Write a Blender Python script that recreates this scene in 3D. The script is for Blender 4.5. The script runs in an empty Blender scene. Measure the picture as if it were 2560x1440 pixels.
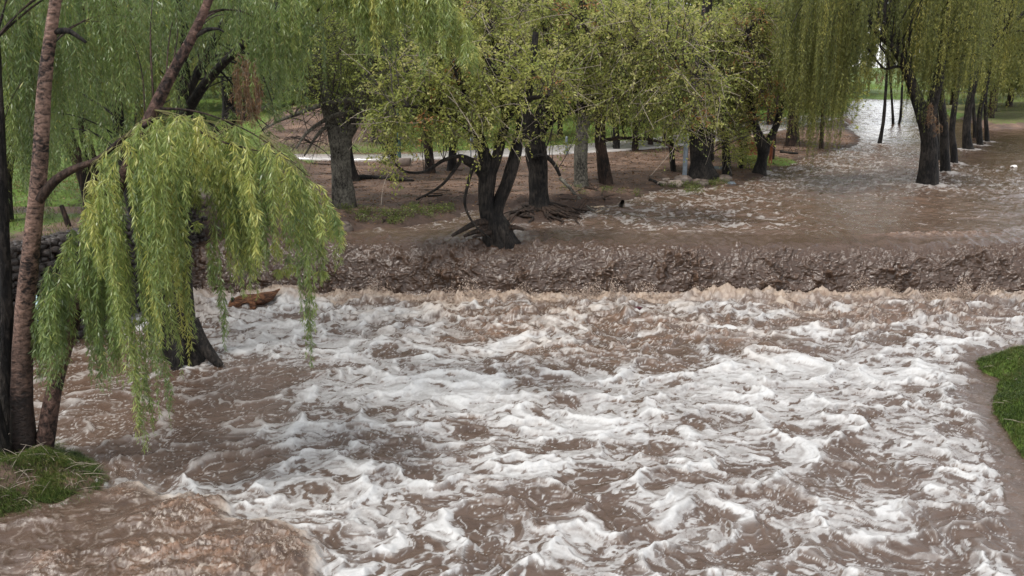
import bpy, math, random
import numpy as np
from mathutils import Vector
R = math.radians
rng = np.random.default_rng(7)
random.seed(7)
SC = bpy.context.scene
COL = SC.collection

# ------------------------------------------------------------------ camera, world, sun, exposure
CAM_H, FPX, YH = 5.0, 2200.0, 137.0
PITCH = math.atan((720 - YH) / FPX)
cam_d = bpy.data.cameras.new('camera'); cam = bpy.data.objects.new('camera', cam_d); COL.objects.link(cam)
cam.location = (0, 0, CAM_H); cam.rotation_euler = (R(90) - PITCH, 0, 0)
cam_d.sensor_width = 36; cam_d.lens = 36 * FPX / 2560; cam_d.clip_start = .1; cam_d.clip_end = 1500
SC.camera = cam
SUN_EL, SUN_AZ = 66, 225          # degrees; azimuth clockwise from +Y
w = bpy.data.worlds.new('World'); SC.world = w; w.use_nodes = True
nt = w.node_tree; nt.nodes.clear()
sky = nt.nodes.new('ShaderNodeTexSky'); sky.sky_type = 'NISHITA'; sky.sun_disc = False
sky.sun_elevation = R(SUN_EL); sky.sun_rotation = R(SUN_AZ); sky.air_density = 1; sky.dust_density = .8; sky.altitude = 600
hs = nt.nodes.new('ShaderNodeHueSaturation'); hs.inputs['Saturation'].default_value = .18   # an overcast, nearly colourless sky
bg = nt.nodes.new('ShaderNodeBackground'); bg.inputs[1].default_value = .15
wo = nt.nodes.new('ShaderNodeOutputWorld')
nt.links.new(sky.outputs[0], hs.inputs['Color']); nt.links.new(hs.outputs[0], bg.inputs[0]); nt.links.new(bg.outputs[0], wo.inputs[0])
sd = bpy.data.lights.new('sun', 'SUN'); sd.energy = 1.5; sd.angle = R(14); sd.color = (1, .96, .9)
sun = bpy.data.objects.new('sun', sd); COL.objects.link(sun)
_v = Vector((math.sin(R(SUN_AZ)) * math.cos(R(SUN_EL)), math.cos(R(SUN_AZ)) * math.cos(R(SUN_EL)), math.sin(R(SUN_EL))))
sun.rotation_euler = (-_v).to_track_quat('-Z', 'Y').to_euler()
SC.view_settings.view_transform = 'Standard'; SC.view_settings.look = 'None'
SC.view_settings.exposure = 1.12; SC.view_settings.gamma = 1
SC.render.resolution_x = 1024; SC.render.resolution_y = 576

# ------------------------------------------------------------------ helpers
ZL = -1.35                        # level of the lower pool; the upper river is z = 0
def ray(px, py):
    u = (px - 1280) / FPX; v = (720 - py) / FPX
    return np.array([u, math.cos(PITCH) + v * math.sin(PITCH), -math.sin(PITCH) + v * math.cos(PITCH)])
def at_z(px, py, z=0.0):
    d = ray(px, py); t = (z - CAM_H) / d[2]
    return np.array([0, 0, CAM_H]) + d * t
def at_y(px, py, Y):
    d = ray(px, py); return np.array([0, 0, CAM_H]) + d * (Y / d[1])

_perm = np.random.default_rng(3).permutation(256).astype(np.int32); _perm = np.concatenate([_perm, _perm, _perm])
_ga = np.random.default_rng(4).random(256).astype(np.float32) * 2 * np.pi
_gx, _gy = np.cos(_ga), np.sin(_ga)
def pn(x, y, seed=0):
    x = np.asarray(x, np.float32) + seed * 17.31; y = np.asarray(y, np.float32) - seed * 9.77
    xi = np.floor(x).astype(np.int32); yi = np.floor(y).astype(np.int32)
    fx = x - xi; fy = y - yi; xi &= 255; yi &= 255
    def g(ix, iy, dx, dy):
        h = _perm[_perm[ix & 255] + (iy & 255)]
        return _gx[h] * dx + _gy[h] * dy
    u = fx * fx * fx * (fx * (fx * 6 - 15) + 10); v = fy * fy * fy * (fy * (fy * 6 - 15) + 10)
    a = g(xi, yi, fx, fy); b = g(xi + 1, yi, fx - 1, fy); c = g(xi, yi + 1, fx, fy - 1); d = g(xi + 1, yi + 1, fx - 1, fy - 1)
    return 1.5 * ((a + u * (b - a)) * (1 - v) + (c + u * (d - c)) * v)
def fbm(x, y, o=4, seed=0, gain=.5):
    s = 0; a = 1; k = 1; t = 0
    for i in range(o):
        s = s + a * pn(x * k, y * k, seed + i * 3); t += a; a *= gain; k *= 2.03
    return s / t
def ridge(x, y, o=3, seed=0, gain=.5, sharp=1.6):
    s = 0; a = 1; k = 1; t = 0
    for i in range(o):
        n = 1 - np.minimum(1, np.abs(pn(x * k, y * k, seed + i * 3)) * sharp); s = s + a * n * n; t += a; a *= gain; k *= 2.1
    return s / t
def ss(a, b, x):
    t = np.clip((x - a) / (b - a), 0, 1); return t * t * (3 - 2 * t)

def mesh_fast(name, V, F, attrs=None, smooth=True, mat=None):
    V = np.asarray(V, np.float32); F = np.asarray(F, np.int32)
    me = bpy.data.meshes.new(name)
    n, k = F.shape
    me.vertices.add(len(V)); me.vertices.foreach_set('co', V.ravel())
    me.loops.add(n * k); me.loops.foreach_set('vertex_index', F.ravel())
    me.polygons.add(n); me.polygons.foreach_set('loop_start', np.arange(0, n * k, k, dtype=np.int32))
    me.polygons.foreach_set('loop_total', np.full(n, k, np.int32))
    if smooth: me.polygons.foreach_set('use_smooth', np.ones(n, bool))
    for an, av in (attrs or {}).items():
        a = me.attributes.new(an, 'FLOAT', 'POINT'); a.data.foreach_set('value', np.asarray(av, np.float32))
    me.update(calc_edges=True); me.validate()
    if mat: me.materials.append(mat)
    return me
def props(o, label=None, cat=None, group=None, kind=None):
    if label: o['label'] = label
    if cat: o['category'] = cat
    if group: o['group'] = group
    if kind: o['kind'] = kind
    return o
def root(name, loc, label, cat, group=None):
    o = bpy.data.objects.new(name, None); COL.objects.link(o); o.location = tuple(float(v) for v in loc); o.empty_display_size = .2
    return props(o, label, cat, group)
def part(name, V, F, mat, parent=None, attrs=None, smooth=True, origin=None, label=None):
    V = np.asarray(V, np.float32)
    off = np.array(parent.location if parent and parent.parent is None else (parent['_w'] if parent else (origin if origin is not None else (0, 0, 0))), np.float32)
    me = mesh_fast(name, V - off, F, attrs, smooth, mat)
    o = bpy.data.objects.new(name, me); COL.objects.link(o)
    if parent: o.parent = parent
    else: o.location = tuple(float(v) for v in off)
    if label: o['label'] = label
    return o

# --- geometry primitives (vectorised)
def cat_smooth(P, R_, step):
    """Catmull-Rom resample of a polyline with radii"""
    P = np.asarray(P, float); R_ = np.asarray(R_, float)
    Q = np.vstack([2 * P[0] - P[1], P, 2 * P[-1] - P[-2]]); out = []; ro = []
    for i in range(len(P) - 1):
        p0, p1, p2, p3 = Q[i:i + 4]; n = max(2, int(np.linalg.norm(p2 - p1) / step))
        t = np.linspace(0, 1, n, endpoint=False)[:, None]
        out.append(.5 * ((2 * p1) + (-p0 + p2) * t + (2 * p0 - 5 * p1 + 4 * p2 - p3) * t ** 2 + (-p0 + 3 * p1 - 3 * p2 + p3) * t ** 3))
        ro.append(R_[i] + (R_[i + 1] - R_[i]) * t[:, 0])
    out.append(P[-1:]); ro.append(R_[-1:])
    return np.vstack(out), np.concatenate(ro)
def tubes(P, rad, sides=3):
    """P (N,K,3), rad (N,K) -> verts, quads"""
    N, K, _ = P.shape
    T = np.gradient(P, axis=1); T /= np.linalg.norm(T, axis=2, keepdims=True) + 1e-9
    ref = np.where(np.abs(T[..., 2:3]) > .8, np.array([1., .1, 0]), np.array([0, .1, 1.]))
    A = np.cross(T, ref); A /= np.linalg.norm(A, axis=2, keepdims=True) + 1e-9
    B = np.cross(T, A)
    ang = np.linspace(0, 2 * np.pi, sides, endpoint=False)
    V = P[:, :, None, :] + rad[:, :, None, None] * (A[:, :, None, :] * np.cos(ang)[None, None, :, None] + B[:, :, None, :] * np.sin(ang)[None, None, :, None])
    n, k, s = np.meshgrid(np.arange(N), np.arange(K - 1), np.arange(sides), indexing='ij')
    s2 = (s + 1) % sides; b = n * K * sides
    F = np.stack([b + k * sides + s, b + k * sides + s2, b + (k + 1) * sides + s2, b + (k + 1) * sides + s], -1).reshape(-1, 4)
    return V.reshape(-1, 3), F
def trunk_tube(P, rad, sides=22, step=.12, rough=.07, flare=0, lobes=5, seed=0, freq=1.0):
    """one trunk or limb: transported frame, bark ridges, root flare at the foot"""
    P, rad = cat_smooth(P, rad, step)
    K = len(P); T = np.gradient(P, axis=0); T /= np.linalg.norm(T, axis=1, keepdims=True)
    A = np.zeros_like(T); a = np.cross(T[0], [0, 1, .2]); a /= np.linalg.norm(a)
    for i in range(K):
        a = a - T[i] * np.dot(a, T[i]); a /= np.linalg.norm(a); A[i] = a
    B = np.cross(T, A); ang = np.linspace(0, 2 * np.pi, sides, endpoint=False)
    L = np.concatenate([[0], np.cumsum(np.linalg.norm(np.diff(P, axis=0), axis=1))])
    an, ll = np.meshgrid(ang, L)
    rr = rad[:, None] * np.ones_like(an)
    n1 = pn(np.cos(an) * 3.2 * freq + seed, np.sin(an) * 3.2 * freq + ll * .9, seed) ; n2 = pn(np.cos(an) * 7 * freq, np.sin(an) * 7 * freq + ll * 2.2, seed + 5)
    n3 = pn(np.cos(an) * 1.1 + ll * .6, np.sin(an) * 1.1 + ll * .5, seed + 9)
    rr = rr * (1 + rough * (1.2 * n1 + .9 * n2 + 1.6 * n3))
    if flare:
        f = np.exp(-ll / (rad[0] * 1.05)); lob = .5 + .5 * np.cos(an * lobes + seed + 1.5 * pn(an * 0 + seed, ll))
        rr = rr * (1 + flare * f * (.2 + .8 * lob * lob))
    V = P[:, None, :] + rr[..., None] * (A[:, None, :] * np.cos(an)[..., None] + B[:, None, :] * np.sin(an)[..., None])
    k, s = np.meshgrid(np.arange(K - 1), np.arange(sides), indexing='ij'); s2 = (s + 1) % sides
    F = np.stack([k * sides + s, k * sides + s2, (k + 1) * sides + s2, (k + 1) * sides + s], -1).reshape(-1, 4)
    V = V.reshape(-1, 3)
    V = np.vstack([V, P[-1] + T[-1] * rad[-1] * .6]); c = len(V) - 1; s = np.arange(0, sides)
    F = np.vstack([F, np.stack([(K - 1) * sides + s, (K - 1) * sides + (s + 1) % sides, np.full(sides, c), np.full(sides, c)], -1)[:, :4]]) if False else F
    return V[:-1], F
def merge(parts):
    V, F, n = [], [], 0
    for v, f in parts:
        V.append(v); F.append(f + n); n += len(v)
    return np.vstack(V), np.vstack(F)
def unit(v): return v / (np.linalg.norm(v, axis=-1, keepdims=True) + 1e-9)
def leaf_quads(P, D, L, W, tint, fold=.25):
    """diamond leaves: base P, direction D (unit), length L, width W"""
    n = len(P); rnd = unit(rng.normal(size=(n, 3))); S = unit(np.cross(D, rnd)); N = np.cross(D, S)
    L = np.asarray(L).reshape(-1, 1); W = np.asarray(W).reshape(-1, 1)
    m = P + D * L * .45 ; up = N * W * fold
    V = np.stack([P, m + S * W * .5 + up, P + D * L, m - S * W * .5 + up], 1).reshape(-1, 3)
    F = np.arange(4 * n).reshape(-1, 4)
    return V, F, np.repeat(tint, 4)
def bez(B, t):
    t = t[..., None]; return (1 - t) ** 2 * B[..., 0, :] + 2 * t * (1 - t) * B[..., 1, :] + t * t * B[..., 2, :]
def bez_tubes(B, r0, r1, rings=5, sides=3):
    t = np.linspace(0, 1, rings); P = np.stack([bez(B, np.full(len(B), x)) for x in t], 1)
    rad = np.asarray(r0).reshape(-1, 1) * (1 - t) + np.asarray(r1).reshape(-1, 1) * t
    return tubes(P, np.broadcast_to(rad, (len(B), rings)).copy(), sides)

# ------------------------------------------------------------------ materials
def mat(name):
    m = bpy.data.materials.new(name); m.use_nodes = True; m.node_tree.nodes.clear(); return m, m.node_tree
class NT:
    def __init__(s, name):
        s.m, s.t = mat(name); s.out = s.n('ShaderNodeOutputMaterial')
    def n(s, t, **kw):
        x = s.t.nodes.new(t)
        for k, v in kw.items(): setattr(x, k, v)
        return x
    def l(s, a, b): s.t.links.new(a, b)
    def setin(s, sock, v):
        if hasattr(v, 'is_linked'): s.l(v, sock)
        else: sock.default_value = v
    def math(s, op, a, b=0.0, c=None, clamp=False):
        x = s.n('ShaderNodeMath', operation=op, use_clamp=clamp); s.setin(x.inputs[0], a); s.setin(x.inputs[1], b)
        if c is not None: s.setin(x.inputs[2], c)
        return x.outputs[0]
    def attr(s, name): return s.n('ShaderNodeAttribute', attribute_name=name).outputs['Fac']
    def noise(s, vec, scale, detail=4, rough=.5, dist=0, typ=None):
        x = s.n('ShaderNodeTexNoise'); s.l(vec, x.inputs['Vector']); x.inputs['Scale'].default_value = scale
        x.inputs['Detail'].default_value = detail; x.inputs['Roughness'].default_value = rough; x.inputs['Distortion'].default_value = dist
        if typ: x.noise_type = typ
        return x.outputs[0]
    def ramp(s, f, stops, interp='LINEAR'):
        x = s.n('ShaderNodeValToRGB'); s.l(f, x.inputs[0]); e = x.color_ramp.elements; x.color_ramp.interpolation = interp
        while len(e) < len(stops): e.new(.5)
        for i, (p, c) in enumerate(stops):
            e[i].position = p; e[i].color = (*c, 1) if isinstance(c, tuple) else (c, c, c, 1)
        return x.outputs[0]
    def mix(s, f, a, b):
        x = s.n('ShaderNodeMix', data_type='RGBA'); s.setin(x.inputs[0], f)
        for sock, v in ((x.inputs[6], a), (x.inputs[7], b)):
            if isinstance(v, tuple): sock.default_value = (*v, 1)
            else: s.l(v, sock)
        return x.outputs[2]
    def mapping(s, vec, sc):
        x = s.n('ShaderNodeMapping'); s.l(vec, x.inputs[0]); x.inputs['Scale'].default_value = sc; return x.outputs[0]
    def bump(s, h, strength=.5, dist=.02, normal=None):
        x = s.n('ShaderNodeBump'); s.l(h, x.inputs['Height']); x.inputs['Strength'].default_value = strength; x.inputs['Distance'].default_value = dist
        if normal: s.l(normal, x.inputs['Normal'])
        return x.outputs[0]
    def bsdf(s, col, rough=.6, spec=.5, normal=None, coat=0):
        x = s.n('ShaderNodeBsdfPrincipled')
        if isinstance(col, tuple): x.inputs['Base Color'].default_value = (*col, 1)
        else: s.l(col, x.inputs['Base Color'])
        s.setin(x.inputs['Roughness'], rough); s.setin(x.inputs['Specular IOR Level'], spec)
        if normal: s.l(normal, x.inputs['Normal'])
        if coat: x.inputs['Coat Weight'].default_value = coat; x.inputs['Coat Roughness'].default_value = .15
        s.l(x.outputs[0], s.out.inputs[0]); return x
    def obj(s): return s.n('ShaderNodeTexCoord').outputs['Object']
    def pos(s): return s.n('ShaderNodeNewGeometry').outputs['Position']

def leaf_mat(name, stops, trans=.35, rough=.45, spec=.4):
    k = NT(name); t = k.attr('tint')
    c = k.ramp(t, stops)
    b = k.n('ShaderNodeBsdfPrincipled'); k.l(c, b.inputs['Base Color']); b.inputs['Roughness'].default_value = rough; b.inputs['Specular IOR Level'].default_value = spec
    tr = k.n('ShaderNodeBsdfTranslucent'); hv = k.n('ShaderNodeHueSaturation'); hv.inputs['Value'].default_value = 1.1; hv.inputs['Saturation'].default_value = 1.1
    k.l(c, hv.inputs['Color']); k.l(hv.outputs[0], tr.inputs[0])
    mx = k.n('ShaderNodeMixShader'); mx.inputs[0].default_value = trans; k.l(b.outputs[0], mx.inputs[1]); k.l(tr.outputs[0], mx.inputs[2])
    k.l(mx.outputs[0], k.out.inputs[0]); return k.m
def bark_mat(name, dark, light, amt=.4, rough=.68, scale=(9, 9, 2.2), bump=.9):
    k = NT(name); p = k.obj()
    f = k.noise(k.mapping(p, scale), 2.2, 6, .62, .5); g = k.noise(p, 1.6, 4, .6, .3)
    h = k.math('ADD', f, k.math('MULTIPLY', k.math('SUBTRACT', g, .5), .8))
    c = k.ramp(h, [(.5 - amt * .25, dark), (.62 - amt * .2, tuple((a + b) / 2.4 for a, b in zip(dark, light))), (.78 - amt * .1, light)])
    k.bsdf(c, rough, .22, k.bump(f, bump, .09)); return k.m
def simple_mat(name, col, rough=.6, var=.25, scale=8, bump=.4, spec=.4):
    k = NT(name); p = k.obj(); f = k.noise(p, scale, 5, .6, .2)
    c = k.ramp(f, [(.3, tuple(c * (1 - var) for c in col)), (.7, tuple(min(1, c * (1 + var)) for c in col))])
    k.bsdf(c, rough, spec, k.bump(k.noise(p, scale * 5, 4, .6), bump, .01)); return k.m

M = {}
M['leaf_near'] = leaf_mat('willow_leaf_near', [(0, (.075, .105, .04)), (.35, (.15, .215, .07)), (.7, (.29, .345, .10)), (1, (.50, .48, .14))], .42, .36, .6)
M['leaf_mid'] = leaf_mat('willow_leaf_mid', [(0, (.07, .09, .03)), (.4, (.165, .18, .048)), (.75, (.30, .285, .07)), (1, (.44, .38, .10))], .45, .5)
M['leaf_elm'] = leaf_mat('elm_leaf', [(0, (.08, .10, .032)), (.4, (.22, .26, .07)), (.75, (.42, .43, .12)), (.93, (.48, .45, .19)), (1, (.40, .21, .09))], .48, .5)
M['leaf_brown'] = leaf_mat('dry_leaf', [(0, (.10, .05, .025)), (.5, (.2, .11, .055)), (1, (.34, .23, .13))], .25, .7)
M['leaf_far'] = leaf_mat('far_leaf', [(0, (.10, .12, .045)), (.5, (.22, .24, .08)), (1, (.36, .36, .13))], .45, .6)
M['twig_pale'] = simple_mat('pale_twig', (.30, .25, .20), .7)
M['twig_dark'] = simple_mat('dark_twig', (.035, .027, .022), .7)
M['twig_green'] = simple_mat('yellow_green_twig', (.20, .19, .07), .6)
M['bark_wet'] = bark_mat('wet_black_bark', (.005, .0042, .004), (.05, .041, .034), .35)
M['bark_brown'] = bark_mat('brown_bark', (.010, .007, .006), (.085, .052, .038), .5)
M['bark_grey'] = bark_mat('grey_flaking_bark', (.012, .010, .009), (.20, .185, .15), .75, scale=(8, 8, 5))
def bark_wet_foot(name, dark, light, amt, z0, z1, scale):
    k = NT(name); p = k.obj(); sx = k.n('ShaderNodeSeparateXYZ'); k.l(p, sx.inputs[0])
    f = k.noise(k.mapping(p, scale), 2.2, 6, .62, .5); g = k.noise(p, 1.6, 4, .6, .3); g2 = k.noise(p, 5, 5, .7)
    h = k.math('ADD', f, k.math('MULTIPLY', k.math('SUBTRACT', g, .5), .8))
    c = k.ramp(h, [(.5 - amt * .25, dark), (.62 - amt * .2, tuple((a + b) / 2.4 for a, b in zip(dark, light))), (.78 - amt * .1, light)])
    # splash-soaked foot: black sodden bark with dry flecks, up to an uneven line
    zz = k.math('ADD', sx.outputs[2], k.math('MULTIPLY', k.math('SUBTRACT', g2, .5), 2.6))
    wet = k.ramp(k.math('DIVIDE', k.math('SUBTRACT', zz, z0), z1 - z0, clamp=True), [(0, 1.0), (1, 0.0)])
    c = k.mix(k.math('MULTIPLY', wet, .93), c, tuple(d * .8 for d in dark))
    k.bsdf(c, .62, .25, k.bump(f, 1, .04)); return k.m
M['bark_pink'] = bark_wet_foot('pinkish_cracked_bark', (.012, .008, .007), (.30, .185, .14), .72, .7, 2.4, (5.5, 5.5, 9))
M['bark_tan'] = bark_mat('red_brown_bark', (.014, .009, .008), (.17, .10, .078), .6, scale=(6, 6, 5))
M['root'] = bark_mat('wet_root', (.015, .011, .009), (.085, .055, .04), .4)

# --- water
def water_material():
    k = NT('river_water'); p = k.pos()
    sheet_shade = k.attr('sheet'); F = k.attr('foam'); T = k.attr('tan'); Rf = k.attr('froth_sheen')
    n1 = k.noise(k.mapping(p, (1, 1.3, 1)), 14, 5, .65, 1.0); n2 = k.noise(k.mapping(p, (1, 1.3, 1)), 60, 3, .65, .4)
    n3 = k.noise(p, 1.6, 4, .6, 1.5)
    fine = k.math('ADD', k.math('MULTIPLY', k.math('SUBTRACT', n1, .5), .40), k.math('MULTIPLY', k.math('SUBTRACT', n2, .5), .50))
    gate = k.ramp(F, [(0.08, 0.0), (.35, 1.0)])
    cov = k.math('ADD', F, k.math('MULTIPLY', fine, gate), clamp=True)
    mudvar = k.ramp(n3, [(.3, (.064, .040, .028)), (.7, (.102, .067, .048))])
    mudvar = k.mix(sheet_shade, mudvar, (.052, .031, .021))       # shade put into the falling sheet's colour; steep water reflects little sky
    mud = k.mix(Rf, mudvar, (.235, .138, .088))          # aerated, churned crests are paler; upstream, sky reflection painted in as paler mud
    foamc = k.mix(T, (.475, .47, .46), (.40, .32, .25))
    c = k.mix(cov, mud, foamc)
    rough = k.math('ADD', k.math('MULTIPLY', cov, .5), .10)
    rough = k.math('ADD', rough, k.math('MULTIPLY', Rf, .40), clamp=True)
    h = k.math('ADD', k.math('MULTIPLY', n1, .8), k.math('MULTIPLY', n2, .2))
    k.bsdf(c, rough, .5, k.bump(h, .45, .035)); return k.m
M['water'] = water_material()

def ground_material():
    k = NT('wet_ground'); p = k.pos(); g = k.attr('grass')
    a = k.noise(p, 1.1, 7, .62, .4); b = k.noise(p, 9, 6, .7); c = k.noise(p, 45, 3, .7)
    mud = k.ramp(a, [(.3, (.075, .049, .038)), (.5, (.15, .10, .076)), (.68, (.25, .165, .12))])
    lit = k.ramp(c, [(.62, 0.0), (.7, 1.0)])
    mud = k.mix(k.math('MULTIPLY', lit, .5), mud, (.24, .15, .09))
    gr = k.ramp(b, [(.3, (.05, .08, .018)), (.55, (.105, .165, .03)), (.75, (.17, .22, .055))])
    so = k.attr('soil'); mud = k.mix(k.math('MULTIPLY', so, .85), mud, k.ramp(b, [(.35, (.016, .011, .009)), (.7, (.075, .047, .036))]))
    gf = k.math('ADD', g, k.math('MULTIPLY', k.math('SUBTRACT', b, .5), 1.1)); gf = k.ramp(gf, [(.42, 0.0), (.58, 1.0)])
    col = k.mix(gf, mud, gr)
    wb = k.noise(k.mapping(p, (.28, 1.0, 1)), .9, 6, .6, .6)
    wet = k.math('MULTIPLY', k.ramp(wb, [(.50, 0.0), (.60, 1.0)]), k.math('SUBTRACT', 1.0, gf))
    col = k.mix(k.math('MULTIPLY', wet, .55), col, (.05, .034, .027))
    rough = k.math('SUBTRACT', k.ramp(a, [(.35, .45), (.6, .85)]), k.math('MULTIPLY', wet, .30), clamp=True)
    k.bsdf(col, rough, .2, k.bump(k.math('ADD', b, c), .7, .05)); return k.m
M['ground'] = ground_material()

# ================================================================== THE SETTING: river water
def pool_fields(X, Y):
    """churned pool: height and foam cover, swirling and drawn out along the flow"""
    a = .65 * fbm(X / 2.6, Y / 2.6, 2, 11); b = .65 * fbm(X / 2.6, Y / 2.6, 2, 21)
    wx = X + a + .26 * fbm(X / .7, Y / .7, 2, 12) + .07 * pn(X / .22, Y / .22, 13)
    wy = Y + b + .26 * fbm(X / .7, Y / .7, 2, 22) + .07 * pn(X / .22, Y / .22, 23)
    crest = ridge(wx / 1.35, wy / .95, 2, 41, .45, 1.7) ** 1.6
    crest2 = ridge(wx / .52, wy / .36, 2, 51, .5, 1.8) ** 1.5
    sw = fbm(wx / 2.6, wy / 1.7, 2, 31)
    H = .14 * sw + .14 * crest + .035 * crest2 + .024 * fbm(wx / .42, wy / .27, 3, 63) + .016 * fbm(wx / .15, wy / .08, 3, 61)
    patch = fbm(wx / 2.4, wy / 1.3, 3, 101)
    n1 = pn(wx / .42, wy / .25, 102) + .5 * pn(wx / .19, wy / .10, 103) + .2 * pn(X / .10, Y / .06, 104)
    n2 = pn(wx / .19, wy / .10, 105) + .45 * pn(wx / .09, wy / .055, 106)
    n3 = pn(wx / 1.0, wy / .62, 107) + .4 * pn(wx / .42, wy / .25, 108) + .15 * pn(X / .13, Y / .09, 109)
    streak = fbm(wx / .32, wy / .075, 3, 110); grain = fbm(X / .05, Y / .045, 2, 112)
    lace = ridge(wx / .26, wy / .15, 2, 113, .6, 2.6)
    return dict(wx=wx, wy=wy, H=H, crest=crest, crest2=crest2, sw=sw, patch=patch, n1=n1, n2=n2, n3=n3, streak=streak, grain=grain, lace=lace)
def foam_cover(f, bias=0.0):
    """bias > 0: more foam, < 0: more open brown water"""
    t = bias + .10 + .5 * f['patch'] + .30 * (f['crest'] - .25) 
    h1 = ss(-.02, .10, f['n1'] - (.36 + 1.1 * t)); h2 = ss(-.02, .12, f['n2'] - (.42 + 1.0 * t)); h3 = ss(-.02, .09, f['n3'] - (.44 + 1.2 * t))
    hole = 1 - (1 - h1) * (1 - .85 * h2) * (1 - h3)
    veil = .54 + .55 * f['streak'] + .30 * f['patch'] + .18 * f['grain'] + .25 * t
    thick = np.clip(ss(.30, .85, f['crest'] + .35 * f['patch'] + .15 * f['streak']) + .6 * ss(.5, .95, f['crest2']), 0, 1)
    cov = np.clip(veil, .22, .95) * (1 - thick) + thick * 1.0
    cov = cov * (1 - hole * (1 - .55 * thick))
    inl = hole * ss(.50, .85, f['lace'] + .15 * f['streak']) * .75          # filaments crossing the holes
    return np.clip(np.maximum(cov, inl), 0, 1)
def blob(X, Y, px, py, z, rx, ry, rot=0.0, soft=.5):
    c = at_z(px, py, z); dx = X - c[0]; dy = Y - c[1]; a = R(rot)
    u = (dx * math.cos(a) + dy * math.sin(a)) / rx; v = (-dx * math.sin(a) + dy * math.cos(a)) / ry
    return 1 - ss(1 - soft, 1 + soft, np.sqrt(u * u + v * v))
def poly_dist(X, Y, poly):
    """signed distance, positive inside"""
    P = np.asarray(poly, float); x = X.ravel(); y = Y.ravel(); d = np.full(x.shape, 1e9); ins = np.zeros(x.shape, bool)
    for i in range(len(P)):
        a = P[i]; b = P[(i + 1) % len(P)]; e = b - a; L = max(1e-9, (e ** 2).sum())
        t = np.clip(((x - a[0]) * e[0] + (y - a[1]) * e[1]) / L, 0, 1)
        d = np.minimum(d, (x - a[0] - t * e[0]) ** 2 + (y - a[1] - t * e[1]) ** 2)
        if a[1] != b[1]:
            c = ((a[1] > y) != (b[1] > y)) & (x < (b[0] - a[0]) * (y - a[1]) / (b[1] - a[1]) + a[0]); ins ^= c
    d = np.sqrt(d); return np.where(ins, d, -d).reshape(X.shape)
Z0 = lambda px, py: tuple(at_z(px, py, 0)[:2])
Zl = lambda px, py: tuple(at_z(px, py, ZL)[:2])
# mud bank left of the upper river (shoreline traced at water level)
BANK = [(-10.2, 24.3), Z0(600, 600), Z0(830, 582), Z0(900, 572), Z0(1010, 568), Z0(1110, 552), Z0(1150, 533), Z0(1210, 522), Z0(1262, 532), Z0(1290, 558), Z0(1370, 556),
        Z0(1440, 536), Z0(1500, 518), Z0(1585, 500), Z0(1640, 478), Z0(1740, 474), Z0(1845, 468), Z0(1875, 446), Z0(1930, 428), Z0(2000, 402), Z0(2060, 386), Z0(2140, 364),
        Z0(2145, 345), Z0(2110, 318), Z0(2095, 296), Z0(2120, 262), Z0(2150, 232), (46, 118), (70, 160), (-110, 175), (-110, 24.3)]
RBANK = [(62, 118), Z0(2290, 232), Z0(2300, 268), Z0(2420, 306), Z0(2475, 326), Z0(2560, 322), Z0(3000, 320), (110, 60), (110, 150), (80, 150)]
WALLX = [(-8.75, 24.2), (-9.9, 19.2), (-11.0, 17.4), (-13.4, 13), (-15, 5)]
LEFTB = WALLX + [(-110, 5), (-110, 24.6)]
ISLE = [Zl(-420, 1130), Zl(0, 1095), Zl(90, 1098), Zl(160, 1125), Zl(235, 1165), Zl(262, 1205), Zl(235, 1240), Zl(160, 1262), Zl(60, 1290), Zl(-40, 1312), Zl(-420, 1330)]
RGRASS = [Zl(2900, 880), Zl(2560, 884), Zl(2470, 893), Zl(2442, 908), Zl(2458, 938), Zl(2500, 948), Zl(2490, 990), Zl(2478, 1022), Zl(2500, 1055), Zl(2525, 1095), Zl(2560, 1150), Zl(2640, 1260), Zl(2900, 1400)]

prof = np.array([(7.4, ZL), (22.0, ZL), (22.75, ZL + .01), (23.02, ZL + .08), (23.12, ZL + .3), (23.25, -.72), (23.42, -.42), (23.68, -.22), (24.1, -.09), (24.8, -.02), (25.8, 0), (130, 0)])
def rows():
    ys = []; y = 7.4
    while y < 22.75: ys.append((y, np.interp(y, prof[:, 0], prof[:, 1]))); y += .017 + .0018 * (y - 7.4)
    fp, _ = cat_smooth(np.c_[prof[2:11], np.zeros(9)][:, :2], np.ones(9), .013)
    ys += [tuple(v) for v in fp]
    y = 25.85
    while y < 130: ys.append((y, 0.0)); y += 6.5e-5 * y * y
    return np.array(ys)
RW = rows(); NU = 1250
Tn = np.gradient(RW, axis=0); Tn /= np.linalg.norm(Tn, axis=1, keepdims=True)
nY = -Tn[:, 1]; nZ = Tn[:, 0]
u = np.linspace(-1, 1, NU)
hw = .60 * RW[:, 0] + 3.2
X = (u[None, :] * hw[:, None]).astype(np.float32)
Yb = np.repeat(RW[:, 0:1], NU, 1).astype(np.float32); Zb = np.repeat(RW[:, 1:2], NU, 1).astype(np.float32)
S = np.concatenate([[0], np.cumsum(np.linalg.norm(np.diff(RW, axis=0), axis=1))]); Sg = np.repeat(S[:, None], NU, 1).astype(np.float32)
low = 1 - ss(22.7, 23.15, Yb)                       # lower pool
up = ss(24.0, 25.4, Yb)                             # river above the weir
face = (1 - up) * ss(22.9, 23.1, Yb)
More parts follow.
